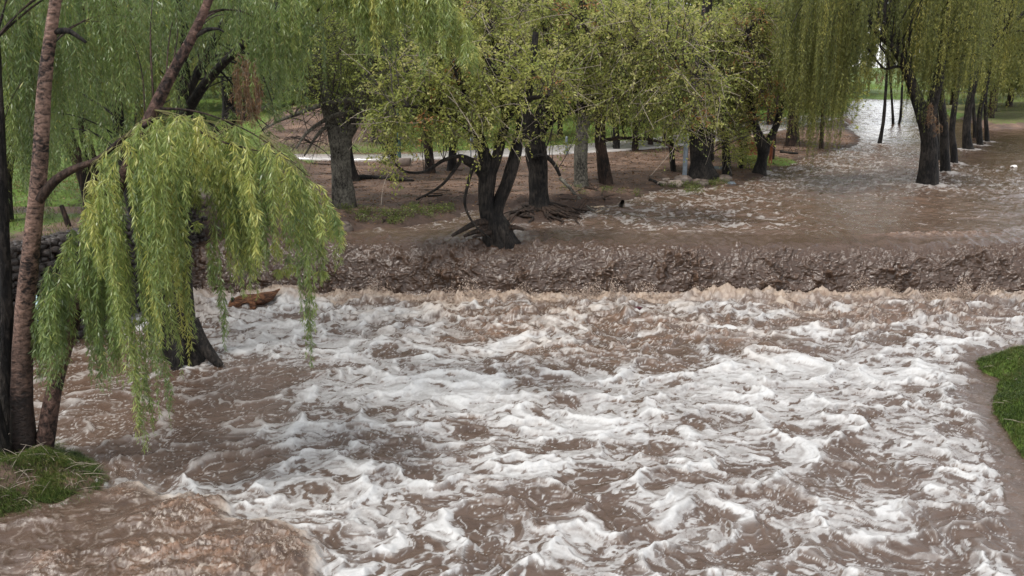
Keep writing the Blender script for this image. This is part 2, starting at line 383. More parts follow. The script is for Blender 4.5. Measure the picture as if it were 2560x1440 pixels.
# ---- lower pool
fd = pool_fields(X, Yb); wx, wy = fd['wx'], fd['wy']
near_weir = ss(17.5, 22.5, Yb) * low
boilN = ss(.05, .5, fbm(X / 1.1, Yb / .7, 3, 33))
calm_l = np.maximum(blob(X, Yb, 420, 1010, ZL, 2.3, 2.3), blob(X, Yb, 250, 930, ZL, 2.6, 1.8))
strip = ss(-.55, .0, poly_dist(X, Yb, RGRASS) + .35 * fbm(X / .7, Yb / .7, 3, 71) + .1) * low
def smin_strip(X, Y):
    line = [Zl(2478, 1000), Zl(2450, 1100), Zl(2500, 1180), Zl(2490, 1300), Zl(2545, 1380), Zl(2540, 1500), Zl(2900, 1600), Zl(2900, 1100), Zl(2560, 1000)]
    return ss(-.12, .22, poly_dist(X, Y, line) + .3 * fbm(X / .5, Y / .5, 3, 72))
strip = np.maximum(strip, smin_strip(X, Yb))
mudrun = [Zl(-500, 1215), Zl(0, 1290), Zl(250, 1225), Zl(330, 1205), Zl(430, 1250), Zl(555, 1252), Zl(585, 1310), Zl(680, 1318), Zl(770, 1350), Zl(800, 1420), Zl(790, 1500), Zl(700, 1640), Zl(-500, 1640)]
md = poly_dist(X, Yb, mudrun) + .10 * fbm(X / .35, Yb / .35, 3, 73)
mrun = ss(-.08, .08, md); 
medge = np.maximum.reduce([blob(X, Yb, 470, 1300, ZL, .62, .5, 0, .8), blob(X, Yb, 690, 1385, ZL, .75, .6, -20, .8), blob(X, Yb, 520, 1410, ZL, 1.2, .6, 0, .8), .5 * blob(X, Yb, 330, 1235, ZL, .35, .28), .6 * blob(X, Yb, 130, 1425, ZL, .35, .3)])
splash = np.exp(-((Yb - 22.62) / .34) ** 2) * (.0 + .17 * ss(-.15, .6, fbm(X / .8, Yb * 0 + 3.1, 3, 85)) + .16 * ridge((X + .1 * fbm(X / .2, Yb / .2, 2, 88)) / .20, Yb / .12, 4, 87, .7, 2.0))
boil2 = ridge(wx / .42, wy / .34, 3, 91, .6, 2.0)
H = low * fd['H'] * (1 - .5 * calm_l) * (1 - .75 * strip)
H += near_weir * (.16 * np.abs(fbm(wx / .8, wy / .45, 3, 81)) * 2 + .07 * boilN)
mid = np.maximum.reduce([blob(X, Yb, 1500, 830, ZL, 4.4, 2.2, 4, .45), .9 * blob(X, Yb, 2150, 800, ZL, 3.6, 1.4, 0, .45), .7 * blob(X, Yb, 1200, 770, ZL, 2.2, 1.0), .6 * blob(X, Yb, 1720, 880, ZL, 2.4, 1.2)])
mid = mid * ss(-.30, .25, fbm(wx / 1.6, wy / 1.0, 3, 106) + .12)
H += low * mid * (.05 * ridge(wx / .5, wy / .4, 3, 83, .6, 1.8) + .05 * boilN)
H = H + splash * ss(23.25, 22.9, Yb)
H = np.where(low > .5, H * (1 - .4 * mrun) + mrun * (.06 + .05 * fbm(X / .7, Yb / .5, 2, 92)) + mrun * medge * (.07 + .07 * boil2 + .07 * ridge((X + .05 * fbm(X / .1, Yb / .1, 2, 94)) / .13, Yb / .11, 3, 93, .7, 2.0) + .012 * fbm(X / .06, Yb / .05, 2, 95) + .10 * fbm(X / .5, Yb / .4, 2, 97)), H)
brownL = np.maximum.reduce([blob(X, Yb, 430, 1030, ZL, 2.0, 2.2, 0, .4), blob(X, Yb, 640, 950, ZL, 1.0, .8), blob(X, Yb, 130, 930, ZL, 2.4, 2.4), blob(X, Yb, 560, 1150, ZL, .95, .7), blob(X, Yb, 330, 1130, ZL, 1.2, .8)])
botm = np.maximum.reduce([blob(X, Yb, 1000, 1390, ZL, 2.2, 1.0), blob(X, Yb, 1750, 1400, ZL, 1.8, .7), blob(X, Yb, 1250, 1260, ZL, 1.4, .7), blob(X, Yb, 2250, 1230, ZL, 1.5, 1.2), blob(X, Yb, 620, 1180, ZL, .8, .7), blob(X, Yb, 2300, 1420, ZL, 1.6, .7)])
white = np.maximum.reduce([blob(X, Yb, 900, 830, ZL, 2.8, 2.0), blob(X, Yb, 1650, 1010, ZL, 3.5, 1.4), blob(X, Yb, 2200, 930, ZL, 2.5, 1.3), .7 * blob(X, Yb, 1100, 980, ZL, 3, 1.5)])
bias = -.19 - .42 * mid - .75 * brownL - .16 * botm + .20 * white - 2.0 * strip
F = foam_cover(fd, bias)
lace = ridge(wx / .34, wy / .24, 4, 113, .62, 2.3)
fil = ss(.50, .82, ridge(wx / .36, wy / .25, 3, 113, .5, 2.2) + .08 * fd['grain'])
F = np.maximum(F, mid * .85 * fil); lace2 = ridge(wx / .62, wy / .34, 2, 117, .55, 2.2); F = np.maximum(F, brownL * .75 * ss(.66, .9, lace2 + .16 * fd['streak']) * (1 - strip) * ss(-.3, .3, fbm(wx / 1.2, wy / .8, 2, 118)))
sfil = ss(.60, .85, ridge(X / .30, Yb / .14, 3, 111, .6, 2.3)); F = F * (1 - strip) + strip * .22 * sfil
base_band = ss(21.9, 22.75, Yb + .45 * fbm(X / .7, Yb / .3, 3, 110)) * low
F = F * (1 - base_band) + base_band * np.clip(.45 + 1.0 * fbm(X / .20, Yb / .10, 4, 114, .7) + .35 * near_weir * fd['lace'], 0, 1)
F = F * (1 - mrun) + mrun * np.clip(1.0 * ss(.38, .68, ridge(wx / .26, wy / .17, 3, 116, .6, 2.2) + .16 * fd['streak']) * (.22 + .9 * medge * ss(-.3, .4, fbm(X / .5, Yb / .4, 2, 119))), 0, 1)
rim = np.exp(-((md - .02) / .10) ** 2) * ss(-2.4, -1.8, X + 0 * Yb - at_z(560, 1300, ZL)[0] + .0) * ss(-.4, .2, fbm(X / .25, Yb / .2, 3, 120) + .1); F = np.maximum(F, .85 * rim)
tan = np.clip(.95 * base_band + .55 * near_weir * ss(-.2, .5, fbm(X / 1.5, Yb, 3, 115)) + mrun * .72 + .35 * brownL + .35 * mid, 0, 1)
froth_sheen = np.clip(.35 * base_band + mrun * medge * ss(-.25, .3, fbm(X / .45, Yb / .3, 3, 96)) * (.10 + .9 * ss(.15, .75, .5 * boil2 + .5 * ridge((X + .05 * fbm(X / .1, Yb / .1, 2, 94)) / .13, Yb / .11, 3, 93, .7, 2.0))) + .45 * mid * ss(.2, .8, ridge(wx / .5, wy / .4, 3, 83, .6, 1.8)) + .15 * brownL, 0, 1)
# ---- weir face: ropes and clumps of churned mud
fx = X + .35 * fbm(X / .8, Sg / .8, 3, 121) + .10 * fbm(X / .2, Sg / .2, 2, 122); fs = Sg + .35 * fbm(X / .8, Sg / .8, 3, 131) + .10 * fbm(X / .2, Sg / .2, 2, 132)
lip = -.01 - .09 * ss(-2, 9, X) + .05 * ss(9, 13, X) + .06 * fbm(X / 1.3, Sg * 0, 3, 133)
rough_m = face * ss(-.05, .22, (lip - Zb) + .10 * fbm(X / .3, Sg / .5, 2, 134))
r1 = ridge(fx / .50, fs / .80, 4, 141, .55, 1.9); r2 = ridge(fx / .10, fs / .27, 3, 151, .6, 1.9)
clump = ss(-.25, .35, fbm(X / 1.1, Sg / .8, 3, 152))
r3 = ridge(fx / .24, fs / .50, 3, 155, .6, 2.2); big = ridge((X + .5 * fbm(X / 1.2, Sg / 1.2, 2, 158)) / 1.5, Sg / 1.3, 2, 159, .5, 1.6); cl = clump * (.35 + .65 * ss(.2, .8, big)); Hf = rough_m * (.10 * big + (.04 + .26 * cl) * r1 ** 1.5 + (.07 + .10 * cl) * r3 ** 1.3 + (.06 + .04 * cl) * r2 + .05 * fbm(X / .5, Sg / .7, 2, 153))
H = H * np.maximum(low, ss(23.25, 22.95, Yb)) * 1.0 + Hf * ss(22.95, 23.1, Yb) + ss(23.2, 23.6, Yb) * ss(27.5, 24.5, Yb) * (1 - rough_m) * (.030 * fbm(X / .22, Sg / .9, 3, 156) + .02 * ridge(X / .5, Sg / 1.5, 3, 157))
# ---- upper river
upw = ss(24.2, 26, Yb); dist = np.clip(Yb / 30, 1, 3)
ux = X + .8 * fbm(X / 3, Yb / 3, 3, 161); uy = Yb + .8 * fbm(X / 3, Yb / 3, 3, 171)
fastz = np.maximum.reduce([blob(X, Yb, 1750, 520, 0, 4.0, 7.0, -20), blob(X, Yb, 2150, 410, 0, 5, 16, -15), blob(X, Yb, 1850, 470, 0, 3, 5)])
calm = np.maximum(blob(X, Yb, 2420, 540, 0, 5.5, 4.5), blob(X, Yb, 2560, 350, 0, 12, 12))
Hu = .07 * fbm(ux / 1.3, uy / 1.3, 3, 181) + (.025 + .075 * fastz) * ridge(ux / 1.0, uy / .8, 4, 191, .6, 1.6) + .016 * fbm(X / .20, Yb / .26, 3, 195)
Hu *= 1.35 * (1 - .45 * calm)
H = H + upw * Hu
ux2 = X + .9 * fbm(X / 1.6, Yb / 1.6, 3, 163) + .2 * fbm(X / .4, Yb / .4, 2, 164); uy2 = Yb + .9 * fbm(X / 1.6, Yb / 1.6, 3, 173) + .2 * fbm(X / .4, Yb / .4, 2, 174)
ul = ridge(ux2 / .95, uy2 / .5, 3, 193, .6, 2.4)
Fu = .62 * ss(.50, .86, ul + .16 * fastz + .10 * fbm(X / .3, Yb / .3, 2, 197) - .22 * calm) * (.45 + .55 * np.clip(fastz + .3, 0, 1)) + .12 * fastz * ss(0, .6, fbm(ux / .5, uy / .18, 3, 198))
edge = poly_dist(X[::1, ::5], Yb[::1, ::5], BANK); edge = np.repeat(edge, 5, 1)[:, :NU]
for bx_, by_, rr_ in ((2320, 466, .42), (2362, 436, .3), (2384, 411, .26), (2420, 374, .42), (2450, 363, .3), (2467, 355, .25), (2198, 363, .25), (1900, 432, .3), (1245, 580, .5)):
    c_ = at_z(bx_, by_, 0); d_ = np.hypot(X - c_[0], (Yb - c_[1]) + .25 * rr_); nz_ = .18 * fbm(X / .25, Yb / .25, 3, bx_ % 97)
    tail = np.exp(-np.abs(np.abs(X - c_[0]) - rr_ * 1.1 - .25 * (c_[1] - Yb)) / .12) * ss(0, .3, c_[1] - Yb) * ss(3.0, .8, c_[1] - Yb)
    Fu = np.maximum(Fu, .8 * ss(.22, .0, np.abs(d_ - rr_ - .06) + nz_)); Fu = np.maximum(Fu, .6 * tail * ss(-.1, .4, fbm(X / .2, Yb / .35, 3, 198)))
    H = H + up * .05 * np.exp(-((d_ - rr_) / .25) ** 2)
Fu = np.maximum(Fu, .7 * ss(-1.4, -.2, edge) * ss(.50, .85, ridge(X / .5, Yb / .4, 3, 199, .6, 2.2)))
wave = blob(X, Yb, 2330, 587, 0, 1.9, .28, 4, .5) * ss(-.4, .3, fbm(X / .3, Yb / .2, 3, 200))
Fu = np.maximum(Fu, wave * ss(.35, .8, ridge(X / .3, Yb / .15, 3, 201, .6, 2))); H = H + up * wave * .10 * (1 + fbm(X / .15, Yb / .15, 2, 205))
F = np.where(Yb > 23.0, (1 - upw) * .16 * rough_m * ss(.55, .95, r2) + upw * np.clip(Fu, 0, 1), F)
tan = np.where(Yb > 23.0, .75 * (1 - .6 * upw), tan)
froth_sheen = np.where(Yb > 23.0, rough_m * (.06 + ss(.34, .9, .30 * r1 + .3 * r3 + .40 * r2) * (.15 + .50 * cl)) + up * wave * .5 + upw * .2 * fastz * ss(-.2, .5, fbm(ux2 / 1.1, uy2 / .6, 3, 211)) + upw * .08, froth_sheen)  # upper-river terms lighten the mud colour in place of sky reflection
side = rough_m * .06 * fbm(X / .16, Sg / .16, 2, 207)
V = np.stack([X + side, Yb + nY[:, None] * H, Zb + nZ[:, None] * H], -1).reshape(-1, 3)
nr = len(RW); i, j = np.meshgrid(np.arange(nr - 1), np.arange(NU - 1), indexing='ij')
FQ = np.stack([i * NU + j, i * NU + j + 1, (i + 1) * NU + j + 1, (i + 1) * NU + j], -1).reshape(-1, 4)
river = part('river_water', V, FQ, M['water'], attrs={'foam': F.ravel(), 'tan': tan.ravel(), 'froth_sheen': froth_sheen.ravel(), 'sheet': (rough_m * ss(22.9, 23.1, Yb)).ravel()})  # sheet marks where shade is painted on the falling water
props(river, kind='structure')
del V, FQ, wx, wy, fx, fs, ux, uy, lace, r1, r2, fd

# ---- ground: one sheet to the horizon, river bed included
gx = np.concatenate([np.linspace(-400, -32, 24)[:-1], np.arange(-32, 40, .16), np.linspace(40, 400, 26)])
gyl = [-8.0]; 
while gyl[-1] < 420: gyl.append(gyl[-1] + max(.14, .0045 * abs(gyl[-1])) * (1 if gyl[-1] > 8 else 4))
gy = np.array(gyl)
GX, GY = np.meshgrid(gx, gy)
def terrain(GX, GY):
    d = poly_dist(GX, GY, BANK) + .25 * fbm(GX / 1.5, GY / 1.5, 3, 301)
    bed = np.where(GY > 24.45, -.8, -2.6)
    z = bed + (.10 - bed) * ss(-1.2, .12, d) + .12 * ss(.1, 3, d) + .10 * ss(3, 14, d)
    z = np.where(GY > 24.3, z, bed)
    bank = ss(0, 1, d)
    z += bank * (.05 * fbm(GX / 1.2, GY / 1.0, 4, 303) + .03 * fbm(GX / .3, GY / .3, 3, 305))
    # undercut clods at the near edge of the bank
    z += ss(0, .3, d) * (1 - ss(1.2, 2.6, d)) * ss(34, 30, GY) * (.22 * ss(-.2, .4, fbm(GX / .7, GY / .7, 3, 306)) + .10 * fbm(GX / .3, GY / .3, 3, 308))
    # higher terrace on the left, mound beside the path
    z += bank * .82 * ss(-7.4, -9.0, GX + .06 * (GY - 24)) * ss(24.2, 24.6, GY) * (1 - ss(36, 44, GY))
    m = at_z(820, 355, .8); z += 1.9 * np.exp(-(((GX - m[0] + 2.6) / 4.2) ** 2 + ((GY - 52) / 5.5) ** 2))
    z += .012 * np.clip(GY - 55, 0, 60) * bank + bank * ss(70, 140, GY) * 2.0 * fbm(GX / 40, GY / 40, 2, 309)
    l = poly_dist(GX, GY, LEFTB); z = np.where(GY < 24.6, np.maximum(z, -2.6 + (1.02 + 2.6) * ss(-.02, .14, l - .35)), z)
    z += ss(.5, 2, l) * .04 * fbm(GX / .8, GY / .8, 3, 311)
    s = poly_dist(GX, GY, ISLE) + .12 * fbm(GX / .4, GY / .4, 3, 313); z = np.maximum(z, -2.6 + (ZL + .05 + 2.6) * ss(-.5, 0, s) + .45 * ss(0, .9, s) * (1 + .5 * fbm(GX / .5, GY / .5, 3, 315)))
    s2 = poly_dist(GX, GY, RGRASS) + .08 * fbm(GX / .3, GY / .3, 3, 317); z = np.maximum(z, -2.6 + (ZL + .06 + 2.6) * ss(-.5, .05, s2) + .34 * ss(0, .7, s2) + .25 * ss(.7, 4, s2) + .07 * ss(0, .3, s2) * fbm(GX / .35, GY / .35, 3, 319))
    r = poly_dist(GX, GY, RBANK); z = np.where(GY > 30, np.maximum(z, -.8 + 1.2 * ss(-1.5, 1.0, r) + .6 * ss(1, 12, r)), z)
    return z, d, l, s, s2, r
GZ, gd, gl, gs, gs2, gr_ = terrain(GX, GY)
PATH = [Z0(560, 418), Z0(740, 409), Z0(880, 411), Z0(1010, 410), Z0(1160, 402), Z0(1300, 396), Z0(1430, 388), Z0(1560, 379), Z0(1700, 364), Z0(1830, 345), Z0(1930, 325), Z0(2040, 303)]
pdist = np.full(GX.shape, 1e9)
for a, b in zip(PATH[:-1], PATH[1:]):
    a = np.array(a); b = np.array(b); e = b - a; t = np.clip(((GX - a[0]) * e[0] + (GY - a[1]) * e[1]) / (e @ e), 0, 1)
    pdist = np.minimum(pdist, np.hypot(GX - a[0] - t * e[0], GY - a[1] - t * e[1]))
pathy = np.interp(GX, [p[0] for p in PATH], [p[1] for p in PATH])
GZ = np.where((GY > 35) & (GX < 32), GZ * ss(1.9, 4.5, pdist) + .27 * (1 - ss(1.9, 4.5, pdist)), GZ)
beyond = ss(.5, 3.5, GY - pathy)
mound_bare = np.exp(-(((GX + 10.2) / 3.2) ** 2 + ((GY - 48.5) / 3.2) ** 2))
grass = .72 * beyond - .9 * mound_bare + .25 * fbm(GX / 3, GY / 3, 3, 321)
grass += .45 * np.exp(-(((GX - at_z(1600, 395)[0]) / 2.8) ** 2 + ((GY - at_z(1600, 395)[1]) / .7) ** 2)) * (1 - beyond)
grass += .8 * np.exp(-(((GX - at_z(1915, 408)[0]) / 2.0) ** 2 + ((GY - at_z(1915, 408)[1]) / 2.5) ** 2))
grass += .62 * ss(-7.8, -9.4, GX) * (GY > 17) * ss(.8, 2.0, np.where(GY < 24.6, gl, 9)) * (1 - beyond) + .25 * ss(-12, -15, GX)
grass = np.where(gs > -.3, .35 + .5 * fbm(GX / .5, GY / .5, 2, 323), grass); grass = np.where(gs2 > -.3, .85, grass); grass = np.where(gr_ > .6, .5, grass)
soil = ss(-.1, .25, gd) * (1 - ss(.9, 2.3, gd + .8 * fbm(GX / .9, GY / .9, 3, 325))) * ss(36, 29, GY); soil = np.maximum(soil, .8 * ss(-.8, -.2, gd) * ss(.5, .1, gd))
ng, mg = GX.shape; i, j = np.meshgrid(np.arange(ng - 1), np.arange(mg - 1), indexing='ij')
ground = part('ground', np.stack([GX, GY, GZ], -1).reshape(-1, 3), np.stack([i * mg + j, i * mg + j + 1, (i + 1) * mg + j + 1, (i + 1) * mg + j], -1).reshape(-1, 4), M['ground'], attrs={'grass': grass.ravel(), 'soil': soil.ravel()})
props(ground, kind='structure')
def gz(x, y):
    i = np.clip(np.searchsorted(gy, y) - 1, 0, len(gy) - 2); j = np.clip(np.searchsorted(gx, x) - 1, 0, len(gx) - 2)
    a = np.clip((y - gy[i]) / (gy[i + 1] - gy[i]), 0, 1); b = np.clip((x - gx[j]) / (gx[j + 1] - gx[j]), 0, 1)
    return (GZ[i, j] * (1 - a) + GZ[i + 1, j] * a) * (1 - b) + (GZ[i, j + 1] * (1 - a) + GZ[i + 1, j + 1] * a) * b
def on_ground(px, py):
    p = at_z(px, py, 0)
    for _ in range(8):
        z = float(gz(p[0], p[1])); p = at_z(px, py, z)
    p[2] = z; return p

# ================================================================== TREES
def stem_pts(pts, Y0):
    P = []; r = []
    for q in pts:
        dy = q[3] if len(q) > 3 else 0
        p = at_y(q[0], q[1], Y0 + dy); P.append(p); r.append(q[2] * (Y0 + dy) / FPX / 2 * 1.02)
    return np.array(P), np.array(r)
def add_stem(rt, name, pts, Y0, m, sides=20, flare=0, lobes=5, seed=0, step=.12, rough=.06, sink=0.0, label=None, collect=None, freq=1.0):
    P, r = stem_pts(pts, Y0)
    if sink: P = np.vstack([P[0] + (P[0] - P[1]) / np.linalg.norm(P[0] - P[1]) * sink, P]); r = np.concatenate([[r[0] * 1.05], r])
    v, f = trunk_tube(P, r, sides, step, rough, flare, lobes, seed, freq)
    if collect is not None: collect.append(cat_smooth(P, r, .35)[0])
    return part(name, v, f, m, rt, label=label)

def strand_paths(src, L, out, reach, K=13, sway=.05):
    """weeping shoots: leave the source outwards and bend over to hang"""
    N = len(src); s = np.linspace(0, 1, K)[None, :] * L[:, None]; reach = reach[:, None]
    g = 1 - np.exp(-s / np.maximum(reach, .02) * .9)
    hz = reach * g; dz = -(s - .75 * reach * g)
    P = src[:, None, :] + np.concatenate([out[:, None, :] * hz[..., None], dz[..., None]], -1)
    ph = rng.random((N, 2, 1)) * 6.28
    k = rng.uniform(1.2, 2.6, (N, 1))
    P[..., 0] += sway * np.sin(s * k + ph[:, 0]) * s / (1 + s) ; P[..., 1] += sway * np.sin(s * k * 1.2 + ph[:, 1]) * s / (1 + s)
    return P, s
def drape(parent, src, L, sub=6, leaf=(.12, .017), spacing=.02, tint=.45, tvar=.18, reach=(.15, .5), spread=.07, m='leaf_near', twig='twig_green', twr=.0035, name='hanging_foliage', outdir=None, label=None, droop=38, topyellow=.25, stems=True, lean=None):
    N = len(src)
    a = rng.random(N) * 6.28; out = np.stack([np.cos(a), np.sin(a)], -1) if outdir is None else unit(np.asarray(outdir, float) + .45 * rng.normal(size=(N, 2)))
    rc = rng.uniform(*reach, N)
    P, s = strand_paths(src, L, out, rc)
    if lean is not None: P[..., 0] += s * lean[:, None]
    allP = [P]; allL = [L]; tb = [np.clip(tint + tvar * rng.normal(size=N), 0.02, .95)]
    if sub:
        idx = np.repeat(np.arange(N), sub); f0 = rng.random(len(idx)) ** 1.3 * .8
        kk = f0 * (P.shape[1] - 1); i0 = kk.astype(int); fr = (kk - i0)[:, None]
        sp = P[idx, i0] * (1 - fr) + P[idx, np.minimum(i0 + 1, P.shape[1] - 1)] * fr
        L2 = np.maximum(.15, L[idx] * (1 - f0) * rng.uniform(.45, 1.0, len(idx)))
        a2 = rng.random(len(idx)) * 6.28; o2 = np.stack([np.cos(a2), np.sin(a2)], -1)
        P2, s2 = strand_paths(sp, L2, o2, rng.uniform(.02, spread * 2, len(idx)), sway=.04)
        if lean is not None: P2[..., 0] += s2 * lean[idx][:, None]
        allP.append(P2); allL.append(L2); tb.append(np.clip(tb[0][idx] + .06 * rng.normal(size=len(idx)), 0, 1))
    P = np.concatenate(allP); L = np.concatenate(allL); tb = np.concatenate(tb); K = P.shape[1]
    n = np.maximum(3, (L / spacing).astype(int)); own = np.repeat(np.arange(len(P)), n)
    t = rng.random(len(own)); kk = t * (K - 1) * .999; i0 = kk.astype(int); fr = (kk - i0)[:, None]
    A = P[own, i0]; B = P[own, i0 + 1]; pos = A * (1 - fr) + B * fr; tan_ = unit(B - A)
    az = rng.random(len(own)) * 6.28; lat = np.stack([np.cos(az), np.sin(az), np.zeros_like(az)], -1)
    ang = np.radians(rng.normal(droop, 10, len(own)))[:, None]
    D = unit(tan_ * np.cos(ang) + lat * np.sin(ang) + np.array([0, 0, -.12]))
    sz = rng.uniform(.65, 1.15, len(own)) * (1 - .35 * t ** 3)
    tt = np.clip(tb[own] + .10 * rng.normal(size=len(own)) + topyellow * np.exp(-t * L[own] / .35) - .05 * 0, 0, 1)
    tt = np.where(rng.random(len(own)) < .006, 1, tt)
    V, F, ta = leaf_quads(pos, D, leaf[0] * sz, leaf[1] * sz, tt)
    o = part(name, V, F, M[m], parent, attrs={'tint': ta}, smooth=False, label=label)
    if stems:
        rad = np.linspace(1, .4, K)[None, :] * twr * np.ones((len(P), 1)); v, f = tubes(P, rad, 3)
        part('shoots', v, f, M[twig], parent)
    return o
def curtain_sources(x0, x1, n, top, bot, Yr, topjit=0, lenr=(.55, 1.0), uneven=False):
    """sources spread over a piece of the crown: px range, tables of top and bottom rows, depth range"""
    px = rng.uniform(x0, x1, n); Y = rng.uniform(Yr[0], Yr[1], n); S_, L_ = [], []
    for x, y in zip(px, Y):
        if uneven and float(pn(np.float32(x / 21.0), np.float32(y * 1.9), 77)) < -.12 and rng.random() < .8: continue
        yt = np.interp(x, *zip(*top)) + rng.random() ** 1.5 * topjit; yb = np.interp(x, *zip(*bot)); yb = yt + (yb - yt) * rng.uniform(*lenr)
        if yb - yt < 12: yb = yt + 12 + 20 * rng.random()
        a = at_y(x, yt, y); b = at_y(x, yb, y); S_.append(a); L_.append(a[2] - b[2])
    return np.array(S_), np.array(L_)
def link_branches(parent, anchors, targets, m, r0=.03, r1=.006, bow=.25, name='branches', k=None):
    """curved boughs from the trunk to every target"""
    if k and len(targets) > k: targets = targets[rng.choice(len(targets), k, replace=False)]
    d2 = ((targets[:, None, :2] - anchors[None, :, :2]) ** 2).sum(-1) + .35 * (targets[:, None, 2] - anchors[None, :, 2] - .8) ** 2
    a = anchors[d2.argmin(1)]; dist = np.linalg.norm(targets - a, axis=1, keepdims=True)
    mid = (a + targets) / 2 + np.concatenate([.12 * dist * rng.normal(size=(len(a), 2)), bow * dist], 1)
    B = np.stack([a, mid, targets], 1); sc = np.clip(dist[:, 0] / 3, .3, 1.6)
    v, f = bez_tubes(B, r0 * sc, r1 * np.ones(len(a)), 9, 4); 
    return part(name, v, f, M[m], parent), B
def crown(parent, ells, anchors, ncl=160, tw=9, lv=9, leaf=(.11, .05), twl=(.35, .8), tint=.5, tvar=.14, m='leaf_elm', bm='twig_dark', pale=.0, droop=.25, name='crown', r0=.035, shell=.45, browns=0.0, leafless=0.0):
    ells = [np.array(list(e), float) for e in ells]; wts = np.array([e[3] * e[4] * e[5] for e in ells]) ** .8; wts /= wts.sum()
    C = []
    for e, n in zip(ells, np.maximum(3, (wts * ncl).astype(int))):
        d = unit(rng.normal(size=(n, 3))); r = rng.uniform(shell, 1, (n, 1)); C.append(e[:3] + d * r * e[3:])
    C = np.concatenate(C); C += .12 * rng.normal(size=C.shape)
    d2 = ((C[:, None, :2] - anchors[None, :, :2]) ** 2).sum(-1) + .4 * (C[:, None, 2] - anchors[None, :, 2] - .5) ** 2
    a = anchors[d2.argmin(1)]; dist = np.linalg.norm(C - a, axis=1, keepdims=True)
    mid = (a + C) / 2 + np.concatenate([.14 * dist * rng.normal(size=(len(a), 2)), .16 * dist], 1)
    B = np.stack([a, mid, C], 1)
    v, f = bez_tubes(B, r0 * np.clip(dist[:, 0] / 3, .25, 1.5), np.full(len(B), .007), 8, 4); parts_dark = [(v, f)]
    idx = np.repeat(np.arange(len(B)), tw); t0 = rng.uniform(.5, 1, len(idx)); p0 = bez(B[idx], t0)
    out = unit(C[idx] - a[idx]); d = unit(rng.normal(size=(len(idx), 3)) + .6 * out + np.array([0, 0, -.15]))
    ln = rng.uniform(*twl, (len(idx), 1)); p1 = p0 + d * ln * .5 + np.array([0, 0, .05]); p2 = p0 + d * ln + np.array([0, 0, -1.0]) * droop * ln
    T = np.stack([p0, p1, p2], 1)
    isp = rng.random(len(T)) < pale
    parts_dark.append(bez_tubes(T[~isp], np.full((~isp).sum(), .006), np.full((~isp).sum(), .002), 5, 3))
    v, f = merge(parts_dark); part('branches', v, f, M[bm], parent)
    if pale > 0 and isp.sum():
        Tp = T[isp].copy(); ex = unit(Tp[:, 2] - Tp[:, 0]); Tp[:, 2] += ex * .35 + .2 * rng.normal(size=ex.shape) * [1, 1, .6]; Tp[:, 1] += .12 * rng.normal(size=ex.shape)
        v, f = bez_tubes(Tp, np.full(len(Tp), .010), np.full(len(Tp), .005), 7, 3); part('pale_twigs', v, f, M['twig_pale'], parent)
    keep = rng.random(len(B)) >= leafless
    li = np.repeat(np.arange(len(T)), lv); li = li[keep[idx[li]]]; t = rng.uniform(.15, 1.05, len(li)); pos = bez(T[li], t) + .03 * rng.normal(size=(len(li), 3))
    dd = unit(unit(T[li, 2] - T[li, 0]) * .7 + .9 * rng.normal(size=(len(li), 3)) + np.array([0, 0, -.3]))
    sz = rng.uniform(.6, 1.2, len(li)); ct = np.clip(tint + tvar * rng.normal(size=len(B)), 0, .88); 
    tt = np.clip(ct[idx[li]] + .10 * rng.normal(size=len(li)), 0, .93)
    if browns: tt = np.where((rng.random(len(B)) < browns)[idx[li]] & (rng.random(len(li)) < .7), 1, tt)
    V, F, ta = leaf_quads(pos, dd, leaf[0] * sz, leaf[1] * sz, tt, .3)
    part(name, V, F, M[m], parent, attrs={'tint': ta}, smooth=False)
    return C
def E(px, py, Y, rx, ry, rz):
    p = at_y(px, py, Y); return (*p, rx, ry, rz)

# ---------------- A: foreground multi-stemmed willow on the left islet
YA = 12.6
pA = at_y(75, 1125, YA)
tA = root('willow_tree', pA, 'foreground willow with pinkish cracked bark, several trunks rising from the grassy islet', 'willow tree')
anc = []
add_stem(tA, 'trunk', [(62, 1128, 64), (55, 1000, 54), (60, 800, 46), (76, 640, 41), (98, 430, 37), (112, 200, 31), (130, 60, 26), (150, -80, 22), (170, -300, 16)], YA, M['bark_pink'], 28, .35, 5, 2, .07, .05, .5, collect=anc)
add_stem(tA, 'trunk', [(26, 1142, 46), (16, 980, 30), (18, 800, 28), (10, 600, 27), (0, 350, 24), (-12, 100, 20)], YA + .15, M['bark_wet'], 22, .35, 4, 5, .1, .06, .5, collect=anc)
add_stem(tA, 'trunk', [(8, 1160, 48), (-12, 1040, 38), (-50, 850, 32), (-110, 600, 26)], YA - .3, M['bark_wet'], 20, .4, 4, 8, .1, .06, .5)
add_stem(tA, 'trunk', [(112, 1112, 48), (134, 980, 38), (174, 845, 29), (235, 650, 27), (305, 450, 27), (386, 272, 29), (440, 165, 25), (482, 88, 22), (528, -20, 19), (580, -220, 15)], YA + .1, M['bark_tan'], 24, .3, 4, 11, .08, .05, .5, collect=anc)
add_stem(tA, 'limb', [(96, 500, 24), (140, 450, 22), (190, 420, 18), (245, 398, 15), (310, 345, 11, -.2), (380, 305, 8, -.4)], YA - .05, M['bark_brown'], 12, seed=3, step=.08)
add_stem(tA, 'limb', [(128, 82, 16), (165, 76, 14), (190, 88, 11), (215, 106, 7)], YA, M['bark_wet'], 10, seed=4)
add_stem(tA, 'limb', [(484, 92, 14), (515, 75, 11), (545, 72, 7), (560, 80, 4)], YA + .1, M['bark_wet'], 8, seed=6)
add_stem(tA, 'limb', [(386, 272, 11), (450, 300, 7, -.3), (530, 345, 5, -.6), (620, 372, 4, -.8), (700, 388, 3, -1), (770, 440, 2, -1)], YA + .1, M['bark_brown'], 8, seed=7)
